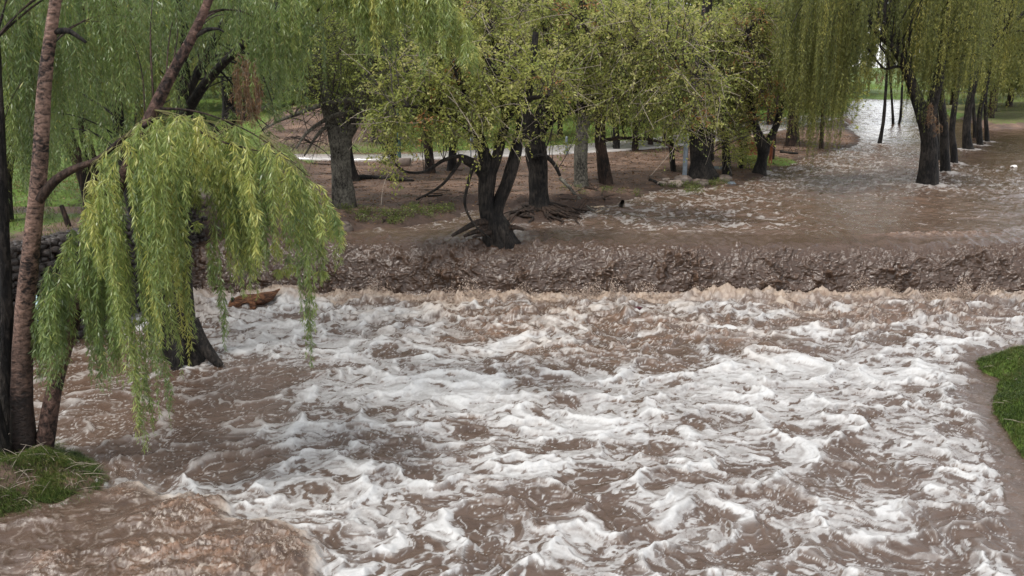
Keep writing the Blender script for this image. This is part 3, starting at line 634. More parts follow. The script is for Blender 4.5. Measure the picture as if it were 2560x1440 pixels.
add_stem(tA, 'limb', [(386, 272, 9), (470, 275, 5, -.2), (560, 300, 4, -.5), (650, 345, 3, -.7), (740, 410, 2, -.9)], YA + .1, M['bark_brown'], 8, seed=9)
anc = np.concatenate(anc)
ctop = [(80, 820), (130, 700), (170, 600), (200, 500), (235, 400), (300, 330), (350, 300), (420, 278), (500, 285), (560, 288), (610, 330), (690, 350), (740, 402), (790, 460), (822, 520), (836, 560)]
cbot = [(80, 1000), (110, 1030), (140, 960), (170, 820), (205, 900), (240, 1000), (275, 1080), (330, 1130), (355, 1080), (385, 940), (425, 945), (440, 760), (456, 530), (522, 530), (532, 880), (560, 790), (600, 770), (660, 700), (705, 690), (740, 760), (790, 730), (822, 640), (836, 590)]
s1, l1 = curtain_sources(205, 832, 120, ctop, cbot, (YA - 1.5, YA + .5), 60, (.35, 1.06), True)
s2, l2 = curtain_sources(205, 800, 72, ctop, cbot, (YA - .9, YA + 1.3), 330, (.35, .95), True)
s3, l3 = curtain_sources(95, 260, 34, [(80, 760), (130, 640), (190, 540), (260, 520)], cbot, (YA - .8, YA + .8), 120, (.6, 1))
drape(tA, np.vstack([s1, s2]), np.concatenate([l1, l2]), 6, (.125, .0175), .0135, .5, .15, (.1, .35), .06, label='drooping curtain of pale green shoots hanging over the water')
drape(tA, s3, l3, 6, (.125, .0175), .014, .36, .12, (.1, .3), .06, lean=np.full(len(l3), -.10), topyellow=0)
s4 = np.array([at_y(745, 420, YA - 1.2), at_y(748, 460, YA - 1.2), at_y(535, 560, YA - .6), at_y(332, 800, YA - .9), at_y(345, 780, YA - .8), at_y(240, 800, YA - .6)])
e4 = [918, 850, 880, 1135, 1090, 985]; l4 = np.array([s4[i][2] - at_y(745, e4[i], s4[i][1])[2] for i in range(6)])
drape(tA, s4, l4, 5, (.12, .017), .014, .42, .08, (.02, .06), .035, topyellow=0)
allsrc = np.vstack([s1, s2])
link_branches(tA, np.array([at_y(x, y, YA - .4 + d) for x, y, d in [(245, 398, 0), (310, 345, -.2), (386, 275, 0), (450, 300, -.3), (530, 345, -.6), (620, 372, -.8), (700, 388, -1), (560, 300, -.5), (650, 335, -.7)]]), allsrc[:90], 'twig_green', .010, .003, .12, k=80)
# upper hanging foliage of the same willow, above and to the left
utop = [(-80, -120), (760, -120)]
ubot = [(-80, 620), (0, 600), (60, 560), (100, 330), (200, 330), (300, 350), (420, 230), (520, 250), (600, 200), (700, 250), (760, 150)]
s5, l5 = curtain_sources(-80, 110, 60, [(-80, -160), (110, -160)], [(-80, 640), (30, 620), (75, 560), (110, 300)], (YA + .5, YA + 2.4), 380, (.5, 1))
drape(tA, s5, l5, 5, (.12, .017), .02, .34, .12, (.1, .4), .08, topyellow=0)
s6, l6 = curtain_sources(110, 745, 95, utop, ubot, (YA + .6, YA + 3.2), 250, (.45, 1))
drape(tA, s6, l6, 5, (.12, .017), .022, .33, .13, (.1, .5), .09, topyellow=0)
link_branches(tA, anc, np.vstack([s5, s6]), 'bark_brown', .02, .004, .2, k=26)

# ---------------- B: dark willow standing in the lower pool
YB = 17.8
tB = root('willow_tree', at_y(470, 905, YB), 'dark wet willow with flared roots standing in the foaming pool behind the drooping curtain', 'willow tree')
ancB = []
add_stem(tB, 'trunk', [(470, 900, 92), (460, 840, 68), (455, 700, 50), (452, 560, 44), (455, 400, 40), (460, 260, 36), (452, 100, 28), (440, -100, 26), (420, -350, 16)], YB, M['bark_wet'], 30, .35, 6, 4, .08, .06, .5, collect=ancB)
add_stem(tB, 'trunk', [(432, 890, 52), (402, 770, 36), (352, 600, 29), (310, 400, 28), (288, 200, 22), (284, 60, 19), (284, -150, 15)], YB + .2, M['bark_wet'], 20, .35, 4, 6, .1, .06, .4, collect=ancB)
add_stem(tB, 'root', [(478, 800, 34, -.15), (500, 850, 34, -.25), (524, 885, 30, -.3), (552, 915, 18, -.35)], YB, M['bark_wet'], 14, seed=8, rough=.1)
add_stem(tB, 'root', [(455, 860, 40, -.25), (448, 890, 36, -.4), (440, 925, 26, -.5)], YB, M['bark_wet'], 12, seed=9, rough=.1)
add_stem(tB, 'limb', [(455, 300, 30), (520, 200, 22, -.6), (640, 90, 16, -1.5), (800, 20, 12, -2.4), (960, -40, 9, -3), (1080, -30, 6, -3.3)], YB, M['bark_wet'], 12, seed=10, collect=ancB)
add_stem(tB, 'limb', [(460, 250, 22), (560, 60, 18), (680, -80, 12), (800, -160, 8)], YB, M['bark_wet'], 12, seed=12, collect=ancB)
ancB = np.concatenate(ancB)
s, l = curtain_sources(755, 1190, 85, [(755, -60), (1100, -60), (1130, -10), (1160, 50), (1190, 120)], [(755, 100), (800, 60), (850, 80), (890, 190), (930, 190), (960, 120), (1000, 130), (1040, 190), (1080, 215), (1120, 200), (1160, 200), (1190, 215)], (14.0, 15.2), 30, (.45, 1))
drape(tB, s, l, 6, (.125, .018), .015, .52, .12, (.05, .3), .06, label='pale green shoots arching down from the top edge of the view')
s, l = curtain_sources(640, 790, 42, [(600, -60), (800, -60)], [(640, 300), (700, 270), (735, 290), (745, 100), (790, 60)], (14.2, 16), 200, (.5, 1))
drape(tB, s, l, 5, (.12, .018), .018, .42, .12, (.05, .3), .06, topyellow=0)
s, l = curtain_sources(100, 760, 210, [(100, -160), (760, -160)], [(100, 560), (300, 560), (420, 360), (600, 380), (760, 300)], (YB - 1.5, YB + 3.5), 520, (.35, .85))
drape(tB, s, l, 5, (.12, .02), .022, .3, .12, (.1, .6), .12, topyellow=0)
link_branches(tB, ancB, s, 'bark_wet', .04, .006, .2, k=70)
s, l = curtain_sources(585, 640, 16, [(585, 130), (610, 120), (640, 150)], [(585, 330), (640, 340)], (16, 16.4), 60, (.6, 1))
drape(tB, s, l, 5, (.10, .016), .022, .5, .15, (.02, .15), .06, m='leaf_brown', twig='twig_pale', name='dead_foliage', topyellow=0, label='withered brown shoots hanging among the green')

# ---------------- left background willows on the terrace
def far_willow(base, stems, Y, label, drapes, bark='bark_wet', flare=.5, leaf=(.13, .024), sp=.03, tint=.35, tv=.13, sub=5, group=None, sides=16, k=40, dead=None):
    b = at_y(base[0], base[1], Y); t = root('willow_tree', b, label, 'willow tree', group); an = []
    for i, s_ in enumerate(stems):
        nm = 'trunk' if (i == 0 or s_[0][1] > base[1] - 12) else 'limb'
        add_stem(t, nm, s_, Y, M[bark], sides, flare if nm == 'trunk' else 0, 5, i * 3 + int(base[0]) % 17, .18, .06, .35 if nm == 'trunk' else 0, collect=an)
    an = np.concatenate(an)
    for (x0, x1, n, top, bot, yr, tj, lr, tn) in drapes:
        s_, l_ = curtain_sources(x0, x1, n, top, bot, (Y + yr[0], Y + yr[1]), tj, lr)
        drape(t, s_, l_, sub, leaf, sp, tn, tv, (.1, .6), .14, m='leaf_mid', twig='twig_dark', twr=.004, topyellow=.1)
        link_branches(t, an, s_, bark, .05, .008, .25, k=k)
    if dead:
        for (x0, x1, n, y0, y1, dY) in dead:
            s_, l_ = curtain_sources(x0, x1, n, [(x0, y0), (x1, y0)], [(x0, y1), (x1, y1)], (Y + dY, Y + dY + .3), 30, (.5, 1))
            drape(t, s_, l_, 4, (.12, .022), .03, .5, .15, (.02, .2), .08, m='leaf_brown', twig='twig_pale', name='dead_foliage', topyellow=0)
    return t
YW = 23.6
far_willow((236, 522), [[(232, 524, 34), (212, 450, 30), (190, 390, 31), (162, 300, 28), (148, 150, 22), (160, -50, 16)], [(254, 512, 36, .3), (236, 430, 28, .3), (212, 330, 26, .3), (200, 180, 22, .3), (215, 0, 16, .3)]], YW,
           'willow with two leaning trunks, brown and black, on the terrace above the stone wall',
           [(-100, 420, 150, [(-100, -160), (420, -160)], [(-100, 500), (60, 420), (110, 330), (230, 330), (260, 420), (420, 470)], (-2.5, 3), 420, (.35, .9), .38)], 'bark_brown')
far_willow((18, 590), [[(18, 600, 40), (12, 450, 34), (30, 300, 30), (20, 100, 24), (30, -100, 18)]], 21.5,
           'willow with a straight dark trunk at the far left behind the foreground trunks', 
           [(-150, 170, 80, [(-150, -160), (170, -160)], [(-150, 640), (0, 600), (80, 560), (170, 330)], (-1.5, 3), 520, (.3, .85), .3)])
far_willow((560, 470), [[(560, 480, 36), (556, 400, 32), (570, 280, 28), (560, 120, 22), (560, -60, 16)], [(566, 330, 16), (620, 230, 12), (680, 130, 8)]], 30,
           'willow behind the drooping curtain, its crown hanging above the bank', 
           [(380, 800, 130, [(380, -160), (800, -160)], [(380, 430), (600, 380), (700, 330), (800, 240)], (-3, 3), 420, (.3, .8), .34)])

# ---------------- small-leaved trees of the mud bank
def bank_tree(name, base, stems, label, ells, Y=None, bark='bark_wet', flare=.5, group=None, cat_='tree', ncl=160, sides=18, tint=.5, leafp=None, **kw):
    g = on_ground(*base) if Y is None else at_y(base[0], base[1], Y); Y = g[1]
    t = root(name, g, label, cat_, group); an = []
    for i, s_ in enumerate(stems):
        low_ = i == 0 or s_[0][1] > base[1] - 14
        P = add_stem(t, 'trunk' if low_ else 'limb', s_, Y, M[bark], sides if i == 0 else 12, flare if low_ else 0, 5, i * 5 + int(base[0]) % 13, .14, .09, .55 if low_ else 0, collect=an)
    an = np.concatenate(an)
    if ells: crown(t, [E(e[0], e[1], Y + e[2], e[3], e[4], e[5]) for e in ells], an, ncl, tint=tint, **kw)
    return t, an, Y

# C: grey-barked fork with black fanning boughs
tC, anC, YC = bank_tree('forked_tree', (862, 518), [
    [(862, 520, 60), (856, 450, 50), (850, 385, 48), (846, 335, 52), (830, 290, 38), (800, 200, 28), (765, 90, 18), (740, -40, 10)],
    [(850, 350, 46, .1), (882, 300, 38, .1), (905, 245, 30), (928, 150, 22), (955, 30, 16), (970, -80, 10)],
    [(905, 250, 16), (860, 252, 14, -.5), (800, 264, 12, -1), (735, 288, 9, -1.6), (690, 306, 6, -2), (655, 326, 4, -2.3)],
    [(890, 280, 14), (830, 292, 11, -.4), (770, 330, 8, -.9), (740, 372, 4, -1.2)],
    [(845, 320, 14), (790, 235, 11, -.5), (720, 190, 8, -1.2), (660, 170, 5, -1.6)],
    [(850, 300, 12), (800, 330, 8, -.4), (760, 390, 4, -.8)],
    [(820, 240, 12), (760, 215, 9, -.6), (700, 235, 6, -1), (650, 280, 4, -1.4)],
    [(905, 245, 14), (960, 200, 10, -.5), (1010, 190, 7, -.9), (1060, 200, 4, -1.2)]],
    'forked tree with grey flaking bark and black boughs fanning left over the mud bank',
    [(830, 120, 0, 2.4, 2, 1.7), (960, 90, .5, 2, 2, 1.6), (720, 170, -1, 1.6, 1.6, 1.1), (900, 200, 0, 1.8, 1.6, .8)], bark='bark_grey', flare=.35, ncl=230, sides=26, tint=.36, twl=(.4, 1.1), leaf=(.10, .045), lv=8)
rngT = np.random.default_rng(5)
src = anC[rngT.integers(0, len(anC), 90)]; src = src[src[:, 2] > 2.0]
dd = unit(rngT.normal(size=(len(src), 3)) * [1.6, .8, .5] + [-.6, -.5, 0]); ln = rngT.uniform(.6, 2.0, (len(src), 1))
Bz = np.stack([src, src + dd * ln * .5 + [0, 0, .15], src + dd * ln + np.array([0, 0, -.35]) * ln], 1)
v, f = bez_tubes(Bz, np.full(len(Bz), .018), np.full(len(Bz), .004), 8, 4)
ti = np.repeat(np.arange(len(Bz)), 6); p0 = bez(Bz[ti], rngT.uniform(.3, 1, len(ti))); d2 = unit(rngT.normal(size=(len(ti), 3)) + [-.5, 0, -.5]); l2 = rngT.uniform(.25, .8, (len(ti), 1))
v2, f2 = bez_tubes(np.stack([p0, p0 + d2 * l2 * .5, p0 + d2 * l2 + [0, 0, -.12]], 1), np.full(len(ti), .007), np.full(len(ti), .003), 5, 3)
v, f = merge([(v, f), (v2, f2)]); part('bare_twigs', v, f, M['twig_dark'], tC)
# behind C
bank_tree('slender_tree', (886, 452), [[(886, 453, 30), (874, 410, 24), (868, 360, 22), (870, 260, 18), (880, 120, 12), (885, 0, 8)]],
          'dark slim tree just behind the grey forked tree, a fallen bough lying from its foot', [(880, 120, 0, 2.6, 2, 2.4), (980, 180, 1, 2, 2, 1.3)], ncl=120, tint=.4, leaf=(.12, .055))
# D: black twin-stemmed tree rooted at the weir crest
tD, anD, YD = bank_tree('twin_stemmed_tree', (1245, 578), [
    [(1236, 580, 62), (1222, 535, 45), (1216, 490, 38), (1220, 440, 42), (1214, 395, 30), (1199, 345, 24), (1160, 240, 20, -.3), (1125, 120, 12, -.6)],
    [(1252, 575, 56), (1240, 535, 36), (1250, 500, 31), (1264, 465, 31), (1277, 428, 31), (1289, 380, 28), (1305, 300, 24), (1325, 210, 19), (1340, 80, 14)],
    [(1217, 455, 26), (1194, 418, 24), (1165, 400, 22), (1148, 393, 16)],
    [(1222, 440, 32), (1240, 395, 26), (1252, 350, 22), (1262, 290, 22), (1245, 200, 16, -.4), (1200, 120, 10, -.8)],
    [(1150, 390, 10), (1110, 400, 8, -.3), (1060, 430, 7, -.5), (1010, 428, 6, -.7), (985, 405, 4, -.8)],
    [(1155, 396, 10), (1125, 440, 8, -.3), (1095, 470, 6, -.5), (1040, 500, 4, -.7)],
    [(1185, 405, 9), (1170, 460, 8, -.5), (1162, 510, 7, -.6), (1185, 560, 5, -.7), (1230, 600, 3, -.9)],
    [(1200, 350, 14), (1140, 300, 11, -.6), (1060, 270, 8, -1.1), (980, 265, 5, -1.5)],
    [(1262, 300, 16), (1320, 250, 12, -.5), (1370, 240, 8, -.9)]],
    'black twin-stemmed tree with a stubby side limb, rooted where the water reaches the weir', 
    [(1010, 260, -1.2, 1.15, 1.0, .85), (1120, 240, -.9, 1.4, 1.1, .75), (1230, 250, -.6, 1.4, 1.1, .8), (1150, 320, -.9, 1.4, 1.0, .6), (1000, 330, -1.1, .9, .7, .55), (1270, 370, -.5, .42, .4, .6), (1300, 180, -.3, 1.5, 1.2, 1.0), (1080, 150, -.6, 1.7, 1.2, .9), (955, 400, -1.3, .5, .4, .3)],
    flare=.5, ncl=195, sides=26, tint=.6, tvar=.2, tw=9, lv=10, leaf=(.105, .046), twl=(.3, .7), pale=.12, browns=.03)
v, f = [], []
pp = []
for k_, (pts) in enumerate([[(1224, 556, 20, -.1), (1196, 556, 17, -.35), (1165, 570, 12, -.55), (1130, 590, 7, -.7)], [(1222, 574, 15, -.2), (1190, 578, 12, -.5), (1160, 590, 7, -.7)], [(1230, 566, 12, -.1), (1205, 568, 10, -.35), (1182, 583, 7, -.6)], [(1226, 580, 12, -.3), (1206, 586, 10, -.6), (1180, 594, 6, -.7)], [(1268, 570, 16, -.1), (1290, 568, 12, -.2), (1310, 575, 6, -.3)]]):
    add_stem(tD, 'root', pts, YD, M['root'], 12, seed=k_ + 20, rough=.12)
# E: thick-trunked tree on its mat of roots
tE, anE, YE = bank_tree('spreading_tree', (1346, 526), [
    [(1348, 528, 54), (1347, 480, 45), (1347, 430, 45), (1342, 385, 52), (1332, 330, 46), (1308, 280, 36), (1266, 200, 26), (1232, 100, 20), (1205, -20, 14), (1190, -150, 8)],
    [(1338, 370, 50), (1350, 300, 42), (1385, 220, 34), (1420, 120, 27), (1452, 30, 21), (1480, -80, 14)],
    [(1345, 330, 30), (1390, 285, 26, -.2), (1450, 268, 22, -.5), (1540, 236, 17, -1), (1620, 224, 10, -1.4), (1690, 250, 6, -1.7)],
    [(1400, 170, 20), (1470, 150, 15, -.5), (1560, 120, 11, -1.2), (1660, 130, 8, -1.8), (1740, 190, 4, -2.2)],
    [(1330, 396, 11, -.3), (1358, 388, 12, -.5), (1385, 410, 10, -.5), (1400, 440, 7, -.5)],
    [(1395, 200, 14), (1370, 100, 12, .3), (1340, 0, 9, .5), (1320, -100, 6)],
    [(1270, 205, 14), (1200, 160, 10, -.4), (1130, 60, 7, -.8), (1100, -40, 4)]],
    'large spreading tree with a thick black trunk standing on a mat of bare roots',
    [(1330, 60, -.5, 2.4, 2, 1.3), (1480, 40, -1, 2.3, 2, 1.2), (1640, 60, -1.4, 2.0, 1.8, 1.2), (1520, 150, -1.4, 2.0, 1.7, 1.1), (1660, 170, -1.8, 1.9, 1.5, 1.0), (1750, 215, -2.0, 1.2, 1.1, .8), (1430, 235, -1, 1.4, 1.2, .7), (1560, 270, -1.5, 1.5, 1.2, .55), (1680, 290, -1.8, 1.3, 1, .65), (1390, 330, -.4, .8, .7, .5), (1220, 60, -.2, 1.8, 1.6, 1.2), (1725, 360, -2.0, .5, .5, .6), (1370, 190, -.7, 1.2, 1, .7)],
    flare=.7, ncl=370, sides=28, tint=.62, tvar=.2, tw=9, lv=10, leaf=(.105, .048), twl=(.35, .85), pale=.2, browns=.035, r0=.04)
# F, G: pair behind
bank_tree('straight_trunk_tree', (1452, 466), [[(1452, 467, 36), (1452, 400, 31), (1455, 330, 29), (1460, 220, 26), (1472, 80, 18), (1480, -60, 12)], [(1456, 330, 14), (1500, 270, 10), (1560, 220, 7)]],
          'straight grey-black trunk to the left of a similar slightly leaning one, mid bank', [(1460, 100, 0, 2.4, 2, 2.0), (1560, 220, 0, 2, 1.6, 1.1), (1420, 230, 0, 1.4, 1.2, .9)], bark='bark_grey', flare=.4, ncl=200, tint=.45)
bank_tree('leaning_trunk_tree', (1512, 458), [[(1516, 459, 36), (1507, 400, 28), (1500, 350, 26), (1498, 250, 24), (1488, 100, 16), (1480, -40, 10)], [(1500, 352, 10), (1560, 345, 8, -.4), (1640, 352, 6, -.8), (1700, 380, 4, -1)]],
          'brown-black trunk leaning a little left, beside the straight grey-black one', [(1510, 90, .5, 2.2, 2, 2.0), (1530, 300, 0, 1.0, .8, .5), (1600, 320, -.3, .9, .8, .45)], bark='bark_brown', flare=.45, ncl=170, tint=.5)
# H: buttressed trunk behind the grey post; I, J, K
tH, anH, YH_ = bank_tree('buttressed_tree', (1752, 444), [[(1752, 445, 62), (1750, 400, 46), (1748, 340, 44), (1745, 260, 38), (1752, 140, 30), (1770, 0, 20), (1780, -120, 12)],
          [(1750, 260, 20), (1690, 180, 14, -.4), (1620, 130, 9, -.8)], [(1752, 200, 20), (1830, 120, 14, -.3), (1900, 50, 9, -.5)]],
          'broad black trunk with flared buttress roots behind the grey post at the water edge',
          [(1760, 120, -.3, 2.6, 2, 1.8), (1880, 70, 0, 2.2, 1.8, 1.5), (1860, 210, -.5, 1.8, 1.5, 1.1), (1740, 290, -1, 1.0, .8, .6), (1800, 300, -.8, 1.3, 1, .6), (1900, 300, -.2, 1.0, .9, .8)],
          flare=1.3, ncl=225, sides=26, tint=.58, tvar=.2, pale=.22, browns=.10, leaf=(.115, .05))
bank_tree('thin_tree', (1818, 438), [[(1818, 439, 24), (1816, 390, 19), (1812, 330, 17), (1802, 220, 14), (1795, 80, 10)]], 'thin dark trunk with dead twigs, right of the broad buttressed one',
          [(1815, 300, 0, 1.2, 1, .8), (1790, 130, 0, 1.6, 1.5, 1.4), (1828, 380, -.4, .4, .4, .45)], ncl=110, pale=.35, tint=.62, leaf=(.12, .055))
bank_tree('water_edge_tree', (1900, 432), [[(1898, 433, 32), (1904, 400, 23), (1908, 372, 30), (1895, 335, 22), (1882, 290, 17), (1865, 180, 12), (1850, 60, 8)], [(1908, 378, 24), (1928, 340, 18), (1946, 298, 16), (1962, 235, 13), (1980, 130, 10), (2000, 0, 6)]],
          'black Y-shaped tree with its foot in the edge of the flood', [(1860, 180, 0, 2.2, 1.8, 1.9), (1950, 130, 0, 1.8, 1.5, 1.8), (1850, 300, -.3, 1.0, .9, .6), (1900, 60, 0, 2.2, 2, 1.4)], flare=.6, ncl=200, tint=.56, tvar=.2, browns=.18, pale=.3, leaf=(.13, .058), leafless=.15)
bank_tree('slender_tree', (1683, 428), [[(1684, 429, 14), (1680, 390, 12), (1676, 330, 11), (1670, 220, 9), (1668, 100, 6)]], 'slim dark trunk a few steps left of the grey post', [(1670, 180, 0, 1.8, 1.6, 1.6), (1690, 320, -.5, 1.0, .9, .5)], flare=.2, ncl=100, tint=.6, leaf=(.13, .06))
bank_tree('thin_tree', (1852, 420), [[(1852, 421, 11), (1852, 380, 9), (1850, 320, 8), (1846, 220, 6)]], 'very thin stem with low yellow-green leaves beside the flood', [(1862, 360, 0, .8, .6, .5), (1880, 400, 0, .8, .5, .25), (1845, 240, 0, 1.2, 1, 1)], flare=.2, ncl=60, tint=.72, leaf=(.14, .06))
# trunks farther back on the bank: base, width, lean, bark, label
far_specs = [
    ((1075, 432), 24, -10, 'bark_brown', 'reddish-brown trunk seen left of the black twin-stemmed tree, near the path'),
    ((1130, 426), 22, 4, 'bark_wet', 'dark trunk near the path, right of the reddish-brown trunk'),
    ((1541, 376), 17, -2, 'bark_wet', 'dark trunk beside the pale path, leftmost of three small ones there'),
    ((1588, 376), 15, 2, 'bark_brown', 'small brown trunk beside the pale path, middle of three'),
    ((1626, 366), 13, -2, 'bark_brown', 'small brown trunk beside the pale path, rightmost of three'),
    ((1668, 362), 22, 3, 'bark_brown', 'split reddish trunk with torn bark near the path bend'),
    ((1778, 404), 12, 3, 'bark_wet', 'slim trunk peeping out right behind the broad buttressed tree'),
    ((1981, 365), 30, 5, 'bark_brown', 'thick dark trunk on the far bank tip under the big willow'),
    ((1870, 352), 18, 0, 'bark_wet', 'dark trunk directly behind the torn red stump'),
    ((2053, 372), 10, 6, 'bark_brown', 'thin stem at the bank tip seen through the hanging willow'),
    ((935, 330), 8, 4, 'bark_wet', 'thin dark trunk standing on the bright lawn'),
    ((1185, 348), 12, -3, 'bark_wet', 'small dark trunk on the lawn beyond the path'),
    ((1300, 352), 14, 3, 'bark_wet', 'dark trunk on the lawn seen between the two black foreground trees'),
    ((1400, 340), 12, 2, 'bark_brown', 'brown trunk on the lawn beyond the bright stretch of path')]
for n_, ((bx, by), wpx, ln_, bk, lab) in enumerate(far_specs):
    top = 60 if by > 400 else 110
    bank_tree('park_tree', (bx, by), [[(bx, by, wpx * 1.15), (bx + ln_ * .3, by - 50, wpx * .9), (bx + ln_, by - 130, wpx * .75), (bx + ln_ * 1.6, top, wpx * .4)]], lab,
              [(bx, 160, 0, 2.8, 2.2, 2.3), (bx + 40, 235, 0, 2.2, 2, 1.2), (bx - 50, 90, 0, 2.4, 2, 1.8)], bark=bk, flare=.35, ncl=95, sides=12, tint=.5 + .06 * math.sin(n_ * 2.1), tw=8, lv=9, leaf=(.17, .085), twl=(.5, 1.2), group='trees standing back from the water' )

# ---------------- the flooded willows on the right
DR = lambda x0, x1, n, bots, yr=(-2, 2), tj=300, lr=(.35, .95), tn=.36, top=-160: (x0, x1, n, [(x0, top), (x1, top)], bots, yr, tj, lr, tn)
YR = at_z(2320, 466, 0)[1]
far_willow((2320, 466), [
    [(2320, 468, 50), (2322, 400, 41), (2322, 350, 38), (2312, 295, 40), (2296, 255, 30), (2270, 185, 22), (2240, 130, 16, -.4), (2190, 78, 12, -.8), (2150, 20, 8, -1.2), (2100, -60, 5, -1.6)],
    [(2316, 310, 34), (2336, 240, 26), (2350, 170, 22), (2362, 80, 18), (2366, -20, 14), (2370, -140, 9)],
    [(2275, 168, 8), (2240, 166, 7, -.2), (2212, 172, 6, -.3), (2190, 150, 4, -.5)], [(2222, 170, 6, -.3), (2218, 140, 5, -.4), (2200, 118, 3, -.5)]],
    YR, 'largest black willow trunk standing in the flood, its green shoots trailing nearly to the water',
    [DR(1965, 2190, 190, [(1965, 250), (2000, 340), (2050, 430), (2085, 450), (2120, 380), (2150, 300), (2190, 200)], (-3.5, 1.5), 330, (.5, 1), .4),
     DR(2180, 2300, 60, [(2180, 290), (2240, 290), (2300, 200)], (-1, 3), 200, (.3, .95), .3),
     DR(2290, 2470, 95, [(2290, 320), (2340, 345), (2400, 345), (2470, 260)], (-1.8, 1), 320, (.45, 1), .42)], flare=.45, sides=24, k=50, dead=[(2325, 2336, 3, 250, 330, -1), (2340, 2352, 2, 280, 350, -1), (2190, 2215, 2, 170, 225, -1.5)])
rw = [((2362, 436), 30, [(2364, 436, 32), (2362, 380, 27), (2360, 320, 24), (2352, 220, 20), (2360, 100, 16), (2364, -60, 10)], 'willow trunk in the flood close behind the largest one, on its right', [DR(2300, 2480, 60, [(2300, 250), (2480, 280)], tn=.42)]),
      ((2384, 411), 22, [(2386, 412, 22), (2384, 370, 19), (2380, 320, 17), (2392, 230, 15), (2410, 120, 13), (2440, 0, 9)], 'third willow trunk from the left in the row standing in the flood', [DR(2340, 2500, 50, [(2340, 230), (2500, 260)], tn=.5)]),
      ((2345, 402), 12, [(2345, 402, 13), (2345, 370, 11), (2342, 300, 10), (2330, 160, 8)], 'thin willow trunk peeping out between the largest and the second one', [DR(2240, 2360, 40, [(2240, 250), (2360, 240)], tn=.5)]),
      ((2420, 374), 28, [(2420, 375, 32), (2416, 340, 24), (2418, 300, 22), (2432, 220, 20), (2470, 130, 14), (2560, 30, 9)], 'dark willow leaning over pale rapids, right of the row in the flood', [DR(2420, 2640, 70, [(2420, 250), (2480, 330), (2560, 340), (2640, 340)], (-4, 1), tn=.4)]),
      ((2450, 363), 18, [(2450, 364, 19), (2448, 330, 16), (2450, 280, 14), (2470, 200, 12), (2500, 80, 8)], 'left of two close willow trunks farther back in the flood', [DR(2400, 2600, 55, [(2400, 260), (2440, 300), (2600, 280)], tn=.6)]),
      ((2467, 355), 13, [(2468, 356, 14), (2466, 320, 12), (2464, 260, 11), (2470, 120, 8)], 'right of two close willow trunks farther back in the flood', [DR(2440, 2640, 55, [(2440, 260), (2640, 290)], tn=.35)]),
      ((2437, 345), 11, [(2437, 346, 11), (2436, 310, 10), (2430, 200, 8)], 'small willow stem between two darker trunks in the far flood', [DR(2380, 2500, 35, [(2380, 240), (2500, 250)], tn=.55)]),
      ((2200, 362), 12, [(2198, 363, 14), (2204, 330, 11), (2210, 290, 10), (2216, 200, 8), (2225, 60, 6)], 'lone thin trunk leaning right in the middle of the bright rapids', [DR(2120, 2300, 60, [(2120, 270), (2300, 280)], (-2, 3), tn=.45)]),
      ((2235, 311), 9, [(2233, 312, 9), (2232, 290, 8), (2226, 200, 6), (2215, 60, 5)], 'left of a close pair of far trunks in the upstream rapids', [DR(2150, 2290, 50, [(2150, 262), (2290, 270)], (-3, 3), tn=.5)]),
      ((2248, 311), 8, [(2247, 312, 8), (2252, 285, 8), (2256, 200, 6), (2262, 60, 5)], 'right of a close pair of far trunks in the upstream rapids', [DR(2220, 2340, 45, [(2220, 262), (2340, 270)], (-3, 3), tn=.45)])]
for b_, w_, st, lab, dr in rw:
    Yr = at_z(b_[0], b_[1], 0)[1]; q = Yr / 40
    st = [(q_[0], q_[1], q_[2] * .8) for q_ in st]; far_willow(b_, [st], Yr, lab, dr, flare=.22, sides=12, sub=4, leaf=(.15 * max(1, q), .03 * max(1, q)), sp=.045 * max(1, q), k=14, group='willows standing in the flood')

# ---------------- trees closing the view beyond the lawn: two kinds, copied
def far_tree(kind):
    t = bpy.data.objects.new('far_tree', None); COL.objects.link(t); Hh = 12.5
    v, f = trunk_tube(np.array([(0, 0, -.4), (.1, 0, 2), (-.1, .1, 4.5), (.2, 0, 8), (.1, 0, 11)]), np.array([.32, .26, .22, .13, .05]), 10, .5, .06, .4, 5, kind)
    part('trunk', v, f, M['bark_brown'], t)
    an = np.array([(0, 0, 3.), (0, 0, 4.5), (.1, 0, 6), (.2, 0, 8), (.1, 0, 10)])
    lo = [2.6, 3.4, 1.6][kind]
    ell = [(0, 0, 7.5, 4.2, 4.2, 4.2), (1.8, 0, lo + 2.4, 2.8, 3, 2.4), (-2, .5, lo + 2.6, 2.8, 3, 2.6), (0, -1, lo + 1.6, 3, 2.6, 1.6), (.5, 0, 11, 2.6, 2.6, 2)]
    crown(t, ell, an, 215, 8, 9, (.34, .19), (.7, 1.7), [.5, .35, .62][kind], .16, 'leaf_far', shell=.5, r0=.05)
    return t
protos = [far_tree(k_) for k_ in range(3)]
def copy_tree(o):
    r = o.copy(); COL.objects.link(r)
    for ch in o.children:
        c = ch.copy(); COL.objects.link(c); c.parent = r
    return r
rf = np.random.default_rng(12); n_ = 0
spots = []
for Yd, cnt in ((64, 13), (76, 14), (90, 17)):
    for q in range(cnt):
        x = (-.64 + 1.28 * (q + .5) / cnt) * Yd + rf.uniform(-2, 2); y = Yd + rf.uniform(-4, 4)
        if .36 < x / y < .48: continue          # the river corridor stays open
        if poly_dist(np.array([x]), np.array([y]), BANK)[0] < 1.5 and poly_dist(np.array([x]), np.array([y]), RBANK)[0] < 1.0: continue
        spots.append((x, y))
fl = ['tall bushy green tree in the row beyond the lawn', 'dark green broad tree in the row beyond the lawn', 'yellow-green tree with low foliage in the row beyond the lawn']
